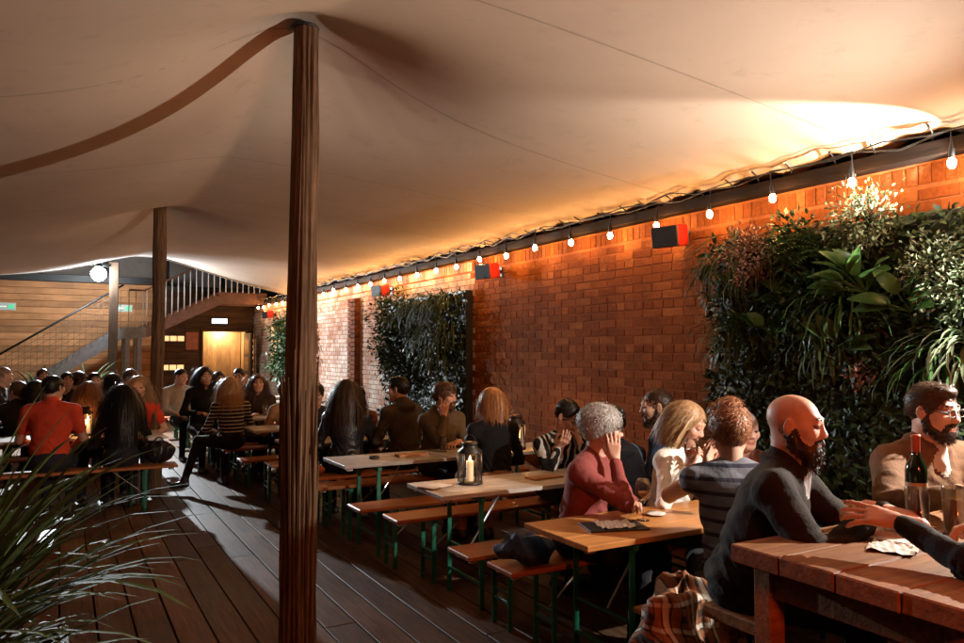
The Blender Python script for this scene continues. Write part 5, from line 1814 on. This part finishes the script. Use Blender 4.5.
person('person in black sleeves reaching a hand across the high table', 2.52, 0.98, 0, .64, .16, 0, .1, top=(.008, .008, .009), legs=(.012, .012, .014), hair='short', hcol=BK, skin=FAIR,
       lh=(-.22, .64, 1.11), rh=(.10, .50, 1.08), lhand=dict(dir=(-.35, .9, .12), palm=(.5, .2, -.85), curl=(.10, .16, .20, .26), thumb=.1, spread=.22), rhand=dict(dir=(-.2, .9, .0), curl=(.5, .5, .5, .5)), crown=1.47, **NEAR)
# orange table
person('woman with piled curly auburn hair in sleeveless striped top, seen from behind', 2.87, 2.62, 36, .48, .10, 42, .15, top=(.15, .16, .19), legs=(.012, .012, .014), hair='bun', hcol=(.30, .13, .06), skin=FAIR, pattern='wide_stripes', sleeve='none', female=True,
       lh=(-.08, .30, 1.06), rh=(.22, .34, .82), elbow=((-.7, .6, -.7), (.8, -.4, -.6)), lhand=dict(dir=(.2, .1, 1), palm=(.6, -.7, 0)), crown=1.36, build=1.06, collar=False, **NEAR)
person('blond woman in white jumper lifting a wine glass to her lips', 3.34, 3.38, 165, .48, .12, 158, .42, top=(.74, .70, .64), legs=(.03, .03, .05), hair='bob', hcol=(.40, .24, .12), skin=FAIR, female=True, pattern='knit',
       lh=(.06, .34, .985), rh=(.22, .30, .975), elbow=((-.7, .1, -.9), (.7, .1, -.9)), lhand=dict(dir=(.1, .3, 1), palm=(.9, .2, .1), curl=(.55, .6, .65, .7), thumb=.8), rhand=dict(dir=(-.1, .3, 1), palm=(-.9, .2, .1), curl=(.55, .6, .65, .7), thumb=.8), crown=1.315, **NEAR)
person('grey haired woman in glasses and maroon jumper, cheek on her hand', 2.69, 3.38, 152, .48, .13, 124, .12, tilt=-.10, top=(.22, .055, .05), legs=(.02, .02, .025), hair='grey', hcol=(.40, .385, .365), skin=FAIR, female=True, pattern='knit',
       lh=(.02, .36, .80), rh=(.060, .265, 1.045), elbow=((-.7, .1, -.8), (.4, .5, -1)), rhand=dict(dir=(-.12, -.12, 1), palm=(-.88, -.47, .1), curl=(.12, .14, .16, .2), thumb=.3), glasses=True, crown=1.32, build=1.12, **NEAR)
# lantern table, near bench
person('dark haired bearded man in navy shirt facing away from the white jumper woman', 3.61, 3.95, 322, .48, .10, 302, .12, top=(.03, .042, .075), legs=(.02, .02, .03), hair='fade', hcol=BR, beard=.45, skin=TAN, lh=(-.14, .34, .80), rh=(.12, .34, .80), crown=1.37, **MID)
person('man in grey flat cap and blue jacket behind the grey haired woman', 3.20, 3.95, 345, .48, .16, 330, .35, top=(.05, .075, .13), legs=(.02, .02, .03), hair='cap', hcol=BK, skin=FAIR, lh=(-.14, .34, .80), rh=(.12, .34, .80), crown=1.27, build=1.1, **MID)
person('person in black jacket with white leaf print looking at a phone', 3.44, 4.75, 190, .48, .18, 165, .55, top=(.010, .010, .011), legs=(.02, .02, .02), hair='short', hcol=BK, skin=FAIR, pattern='print', lh=(-.08, .30, .93), rh=(.10, .30, .92), rhand=dict(dir=(-.1, .8, .5), palm=(-.3, -.5, .8), curl=(.4, .4, .45, .5)), crown=1.25, **MID)
person('pale older person by the wall behind the curly haired woman', 3.86, 3.40, 185, .48, .10, 200, .1, top=(.30, .16, .13), legs=(.03, .03, .03), hair='crop', hcol=(.5, .42, .38), skin=(.62, .40, .32), crown=1.24, **MID)
# hand on chin table
person('blond woman in black top with tan belt sitting with her back turned', 3.15, 5.45, 5, .48, .06, 338, .05, top=(.008, .008, .009), legs=(.30, .15, .08), hair='bob', hcol=(.46, .21, .08), skin=FAIR, female=True, crown=1.315, **MID)
person('bearded man in olive jacket leaning with his hand at his cheek', 3.13, 6.25, 172, .48, .14, 146, .08, top=(.085, .065, .04), legs=(.02, .02, .03), hair='mess', hcol=(.10, .045, .022), beard=.5, skin=FAIR, lh=(-.05, .30, .80), rh=(.085, .28, 1.05), elbow=(None, (.4, .5, -1)), rhand=dict(dir=(-.2, -.1, 1), palm=(-.6, -.7, .1), curl=(.3, .5, .9, 1.0), thumb=.4), lhand=dict(dir=(.9, .5, 0)), crown=1.335, hood=True, **MID)
person('dark haired man in brown hooded top looking aside, seen from behind', 2.95, 6.95, 338, .48, .08, 312, .05, top=(.05, .038, .024), legs=(.02, .02, .03), hair='quiff', hcol=BK, skin=TAN, crown=1.37, hood=True, build=1.08, **MID)
person('woman with very long dark hair in black leather jacket', 2.42, 6.95, 8, .48, .06, 20, .0, top=(.012, .012, .014), legs=(.02, .02, .03), hair='long', hcol=(.06, .035, .02), skin=FAIR, female=True, pattern='leather', crown=1.35, jacket=True, hlen=1.15, **MID)
person('person facing the leather jacket woman, half hidden by the thick pole', 2.37, 7.80, 185, .48, .10, 195, .1, top=(.02, .02, .022), hair='mess', hcol=BR, skin=FAIR, crown=1.29, **MID)
person('dark haired person in brick red top behind the leather jacket woman', 2.84, 7.80, 180, .48, .14, 170, .3, top=(.16, .05, .03), hair='short', hcol=BK, skin=TAN, crown=1.24, **FAR)
# left of the aisle
person('dark haired man in a bright red shirt sitting with his back turned', -0.04, 8.45, 12, .48, .08, 40, .05, top=(.55, .055, .022), legs=(.02, .02, .03), hair='short', hcol=BK, skin=TAN, sleeve='short', crown=1.39, build=1.06, **MID)
person('woman in black with very long black hair down her back', 0.57, 8.50, 5, .48, .06, 5, .05, top=(.010, .010, .010), hair='long', hcol=(.010, .008, .007), skin=FAIR, female=True, hlen=1.5, crown=1.28, **MID)
person('blond woman in a bright red top facing the long black haired woman', 0.80, 9.40, 190, .48, .08, 190, .1, top=(.60, .05, .02), hair='long', hcol=BL, skin=FAIR, female=True, sleeve='short', crown=1.335, **MID)
person('reddish blond woman in dark top behind the small table lantern', 0.30, 9.42, 170, .48, .10, 12, .05, top=(.02, .015, .012), hair='long', hcol=(.30, .13, .055), skin=FAIR, female=True, crown=1.28, **MID)
G1 = 'crowd at the tables left of the aisle'
crowd = [('man with pale cropped hair at the far edge of the crowd', -.64, 11.95, 100, 'crop', (.25, .16, .1), (.04, .03, .03), 1.44, False),
 ('person with light brown hair behind the spiky plant', -.44, 10.85, 350, 'mess', (.14, .08, .04), (.03, .025, .02), 1.24, False),
 ('woman with dark bob leaning behind the man in red', -.24, 10.80, 20, 'bob', BK, (.02, .02, .02), 1.25, True),
 ('man in pink top with short dark hair beyond the man in red', -.20, 12.95, 150, 'short', BR, (.28, .12, .09), 1.36, False),
 ('dark haired man in black near the potted plants', .10, 11.95, 190, 'short', BK, (.015, .015, .018), 1.33, False),
 ('person with wavy brown hair next to the stair post', .26, 12.1, 160, 'curly', BR, (.025, .02, .018), 1.31, False),
 ('man in dark coat turned towards the long haired blonds', .44, 11.9, 200, 'quiff', BK, (.02, .02, .02), 1.32, False),
 ('woman with dark bob and grey coat at the crowded table', .60, 10.95, 340, 'bob', BK, (.10, .09, .085), 1.32, True),
 ('person in pale pink scarf and top beside the slim pole', .90, 12.0, 200, 'curly', (.10, .05, .03), (.45, .32, .27), 1.34, True)]
for lb, x, y, fc, hr, hc_, tp, cw, fm in crowd:
    person(lb, x, y, fc, .48, rnd.uniform(.02, .18), fc + rnd.uniform(-40, 40), rnd.uniform(-.1, .3), tilt=rnd.uniform(-.15, .15), side=rnd.uniform(-.06, .06), rh=rnd.choice([None, (.10, .30, .98), (.14, .34, .80), (.08, .24, 1.06)]), build=rnd.uniform(.95, 1.15), top=tp, hair=hr, hcol=hc_, skin=FAIR, female=fm, crown=cw, group=G1, **FAR)
# far tables on the right
person('blond woman in striped jumper stretching her boots into the aisle', 1.79, 9.30, 352, .48, .05, 20, .05, top=(.012, .011, .010), legs=(.012, .012, .012), hair='longside', hcol=(.45, .25, .11), skin=FAIR, female=True, pattern='stripes', crown=1.31,
       knees=(((-.28, .34, .56), (-.50, .10, .16), (-.13, .04, -.07)), ((.06, .44, .54), (.05, .38, .09))), **MID)
G2 = 'guests at the far tables towards the doorway'
far = [('person in pale quilted jacket by the small far candle', 1.63, 12.25, 170, 'short', BK, (.36, .33, .30), 1.35, False),
 ('dark long haired woman in black coat before the glowing doorway', 1.75, 10.85, 170, 'long', BK, (.012, .012, .012), 1.40, True),
 ('dark haired man just left of the glowing doorway', 2.02, 11.3, 190, 'short', BK, (.02, .02, .02), 1.33, False),
 ('blond woman beside the striped jumper woman', 1.90, 9.95, 100, 'bob', BL, (.02, .018, .016), 1.28, True),
 ('dark haired man in front of the glowing doorway frame', 2.30, 11.3, 200, 'short', BK, (.015, .015, .015), 1.37, False),
 ('smiling long haired woman lit by a candle', 2.44, 10.72, 205, 'long', (.07, .03, .015), (.03, .02, .015), 1.29, True),
 ('person in tan coat half hidden behind the thick pole', 2.46, 9.35, 340, 'mess', (.12, .06, .03), (.30, .17, .08), 1.24, False)]
for lb, x, y, fc, hr, hc_, tp, cw, fm in far:
    person(lb, x, y, fc, .48, rnd.uniform(.02, .18), fc + rnd.uniform(-30, 30), rnd.uniform(-.1, .25), tilt=rnd.uniform(-.15, .15), side=rnd.uniform(-.06, .06), rh=rnd.choice([None, (.10, .30, .98), (.14, .34, .80)]), build=rnd.uniform(.95, 1.12), top=tp, hair=hr, hcol=hc_, skin=FAIR, female=fm, crown=cw, group=G2, **FAR)

# ------------------------------------------------------------------ things held, bags and jackets
wine_glass((3.14, 3.15, 0.93), 'wine glass of rose held up by the blond woman in white', m_winer, 1.0, (-0.12, 0.12, 0))
ph = empty('phone', (3.46, 4.45, 0.985), label='lit phone held by the person in leaf print jacket', cat='phone')
MB().box((0, 0, 0), (0.072, 0.008, 0.145), 0.003, Matrix.Rotation(-.9, 3, 'X')).build('case', m_dark, ph)
MB().box((0, 0.0045, 0.0035), (0.066, 0.002, 0.135), 0, Matrix.Rotation(-.9, 3, 'X')).build('screen', M_emit('phone_screen', (.8, .9, 1), 2.0), ph)
bl = MB()
def cloth_heap(name, center, size, seed, mat, label, cat, n=44, fold=.03):
    """crumpled garment: a closed lumpy surface with folds running down it"""
    q = np.random.RandomState(seed)
    u = np.linspace(0, 2 * np.pi, n * 2, endpoint=False); v = np.linspace(0.02, np.pi - .02, n)
    U, Vv = np.meshgrid(u, v, indexing='ij')
    D = np.stack([np.sin(Vv) * np.cos(U), np.sin(Vv) * np.sin(U), np.cos(Vv)], -1)
    r = 1 + .10 * np.sin(3 * U + q.rand() * 6) * np.sin(Vv) + .06 * np.sin(5 * U + 2 * Vv + q.rand() * 6)
    P = D * r[..., None]
    P = P * np.array(size)
    for i in range(9):
        k = q.normal(size=3) * np.array([9, 9, 4]) * q.uniform(.5, 1.7)
        w = (1 - 2 * np.abs(np.sin(P @ k + q.rand() * 6 + 1.2 * np.sin(P[..., 2] * 11 + i))))
        P = P + D * (fold * .20 * w)[..., None]
    zmin = -size[2]
    P[..., 2] = np.maximum(P[..., 2], zmin)
    Vx = P.reshape(-1, 3)
    I = np.arange(2 * n * n).reshape(2 * n, n); J = np.roll(I, -1, 0)
    F = np.stack([I[:, :-1], I[:, 1:], J[:, 1:], J[:, :-1]], -1).reshape(-1, 4)
    o = bpy.data.objects.new(name, np_mesh(name, Vx, F, mat)); link(o)
    o.location = center
    return tag(o, label, cat)
m, nt, b = new_mat('plaid_cloth')
tc = nt.nodes.new('ShaderNodeTexCoord')
outc = None
base = (.045, .022, .012)
layers = [('X', 6.0, .62, (.30, .10, .03)), ('Z', 6.0, .62, (.26, .09, .03)), ('X', 3.0, .93, (.62, .56, .48)), ('Z', 3.0, .93, (.62, .56, .48)), ('X', 12.0, .9, (.01, .008, .006))]
cur = base
for dr, scl, th_, cl in layers:
    w = nt.nodes.new('ShaderNodeTexWave'); w.bands_direction = dr; w.inputs['Scale'].default_value = scl; w.inputs['Distortion'].default_value = 1.2; w.inputs['Detail Scale'].default_value = 1.5
    nt.links.new(tc.outputs['Object'], w.inputs['Vector'])
    s_ = ramp(nt, w.outputs['Fac'], [(th_ - .03, (0, 0, 0)), (th_ + .03, (.75,) * 3)])
    cur = mixc(nt, s_.outputs[0], cur, cl)
nt.links.new(cur, b.inputs['Base Color']); b.inputs['Roughness'].default_value = .9
link_bump(nt, b, noise(nt, 160, 3).outputs[0], .4, .004)
cloth_heap('plaid_jacket', (2.34, 2.40, .345), (.25, .20, .335), 3, m, 'brown and white plaid jacket draped over the bench end', 'jacket', 60, .05)
cloth_heap('padded_vest', (2.53, 2.40, .36), (.13, .18, .32), 5, M_cloth((.16, .055, .03)), 'rust coloured lining of a jacket beside the plaid one', 'jacket', 50, .045)
cloth_heap('black_coat', (2.62, 2.42, .56), (.20, .18, .10), 6, M_cloth((.012, .012, .013)), 'black coat folded on the bench behind the plaid jacket', 'coat', 44, .04)
cloth_heap('blue_jacket', (2.26, 3.50, .56), (.17, .15, .085), 9, M_cloth((.03, .06, .12)), 'blue denim jacket bundled on the bench by the orange table', 'jacket', 50, .045)
hb = cloth_heap('handbag', (0.90, 8.36, .60), (.16, .10, .12), 11, M_cloth((.010, .010, .011), 'leather'), 'black leather handbag on the bench end beside the slim pole', 'handbag', 40, .02)
MB().tube([(-.08 + .16 * i / 12, -.07, .06 + .10 * math.sin(math.pi * i / 12)) for i in range(13)], .007, 6).build('strap', m_dark, hb)
cloth_heap('white_scarf', (0.89, 8.36, .745), (.12, .085, .04), 12, M_cloth((.62, .60, .57)), 'white scarf stuffed into the top of the black handbag', 'scarf', 40, .035)
cloth_heap('orange_bag', (2.10, 6.88, .54), (.10, .10, .06), 14, M_cloth((.45, .12, .05)), 'orange cloth bag on the bench by the leather jacket woman', 'bag', 40, .03)
tumbler((2.98, 5.98, .752), 'empty beer glass in front of the hand-on-chin man', M('dregs', (.5, .25, .08), .2), .036, .13, .35)
tumbler((2.28, 7.30, .752), 'beer glass on the table of the leather jacket woman', m_beer, .036, .13, .6)

# more drinks and clutter
gl = [(2.52, 7.28), (3.05, 7.42), (2.75, 7.5), (2.1, 10.2), (2.45, 10.35), (2.25, 11.62), (1.95, 10.3), (0.55, 8.85), (-.15, 8.98), (0.72, 9.0), (0.1, 11.3), (0.5, 11.5), (-.3, 11.45), (0.3, 13.5)]
for k, (x, y) in enumerate(gl):
    where = 'table behind the leather jacket woman' if 7 < y < 8 else 'lantern table behind the man in red' if y < 9.5 else ('far candle table on the wall side' if x > 1 else 'crowd tables towards the stair')
    tumbler((x, y, .752), 'amber beer glass standing on the ' + where, m_beer, .036, .14, rnd.uniform(.3, .8))['group'] = 'beer glasses on the back tables'
tumbler((3.25, 4.35, .752), 'half drunk pint glass by the man in flat cap', m_beer, .038, .15, .4)
tumbler((3.52, 5.85, .752), 'tall beer glass beside the wall lantern', m_beer, .036, .15, .6)
wine_glass((3.12, 2.92, .751), 'second wine glass near the white saucer', m_wine)
MB().lathe([(0, 0), (.04, 0), (.045, .004), (.045, .018), (.04, .018), (.038, .006), (0, .006)], n=20).build('ashtray', m_lan, loc=(2.28, 5.86, .752), label='small dark metal ashtray on the table of the hand-on-chin man', cat='ashtray')
pt = empty('paper_napkin', (2.40, 1.50, TZ + .002), .4, label='crumpled white paper napkin on the high table', cat='napkin')
vs, fs = [], []
for i in range(11):
    for j in range(9):
        vs.append((-.10 + .02 * i, -.07 + .0175 * j, .003 + .006 * (1 + math.sin(i * 1.3 + j * 2.1)) * rnd.uniform(.2, 1)))
for i in range(10):
    for j in range(8):
        fs.append((i * 9 + j, (i + 1) * 9 + j, (i + 1) * 9 + j + 1, i * 9 + j + 1))
MB().add(vs, fs).build('sheet', m_paper, pt)
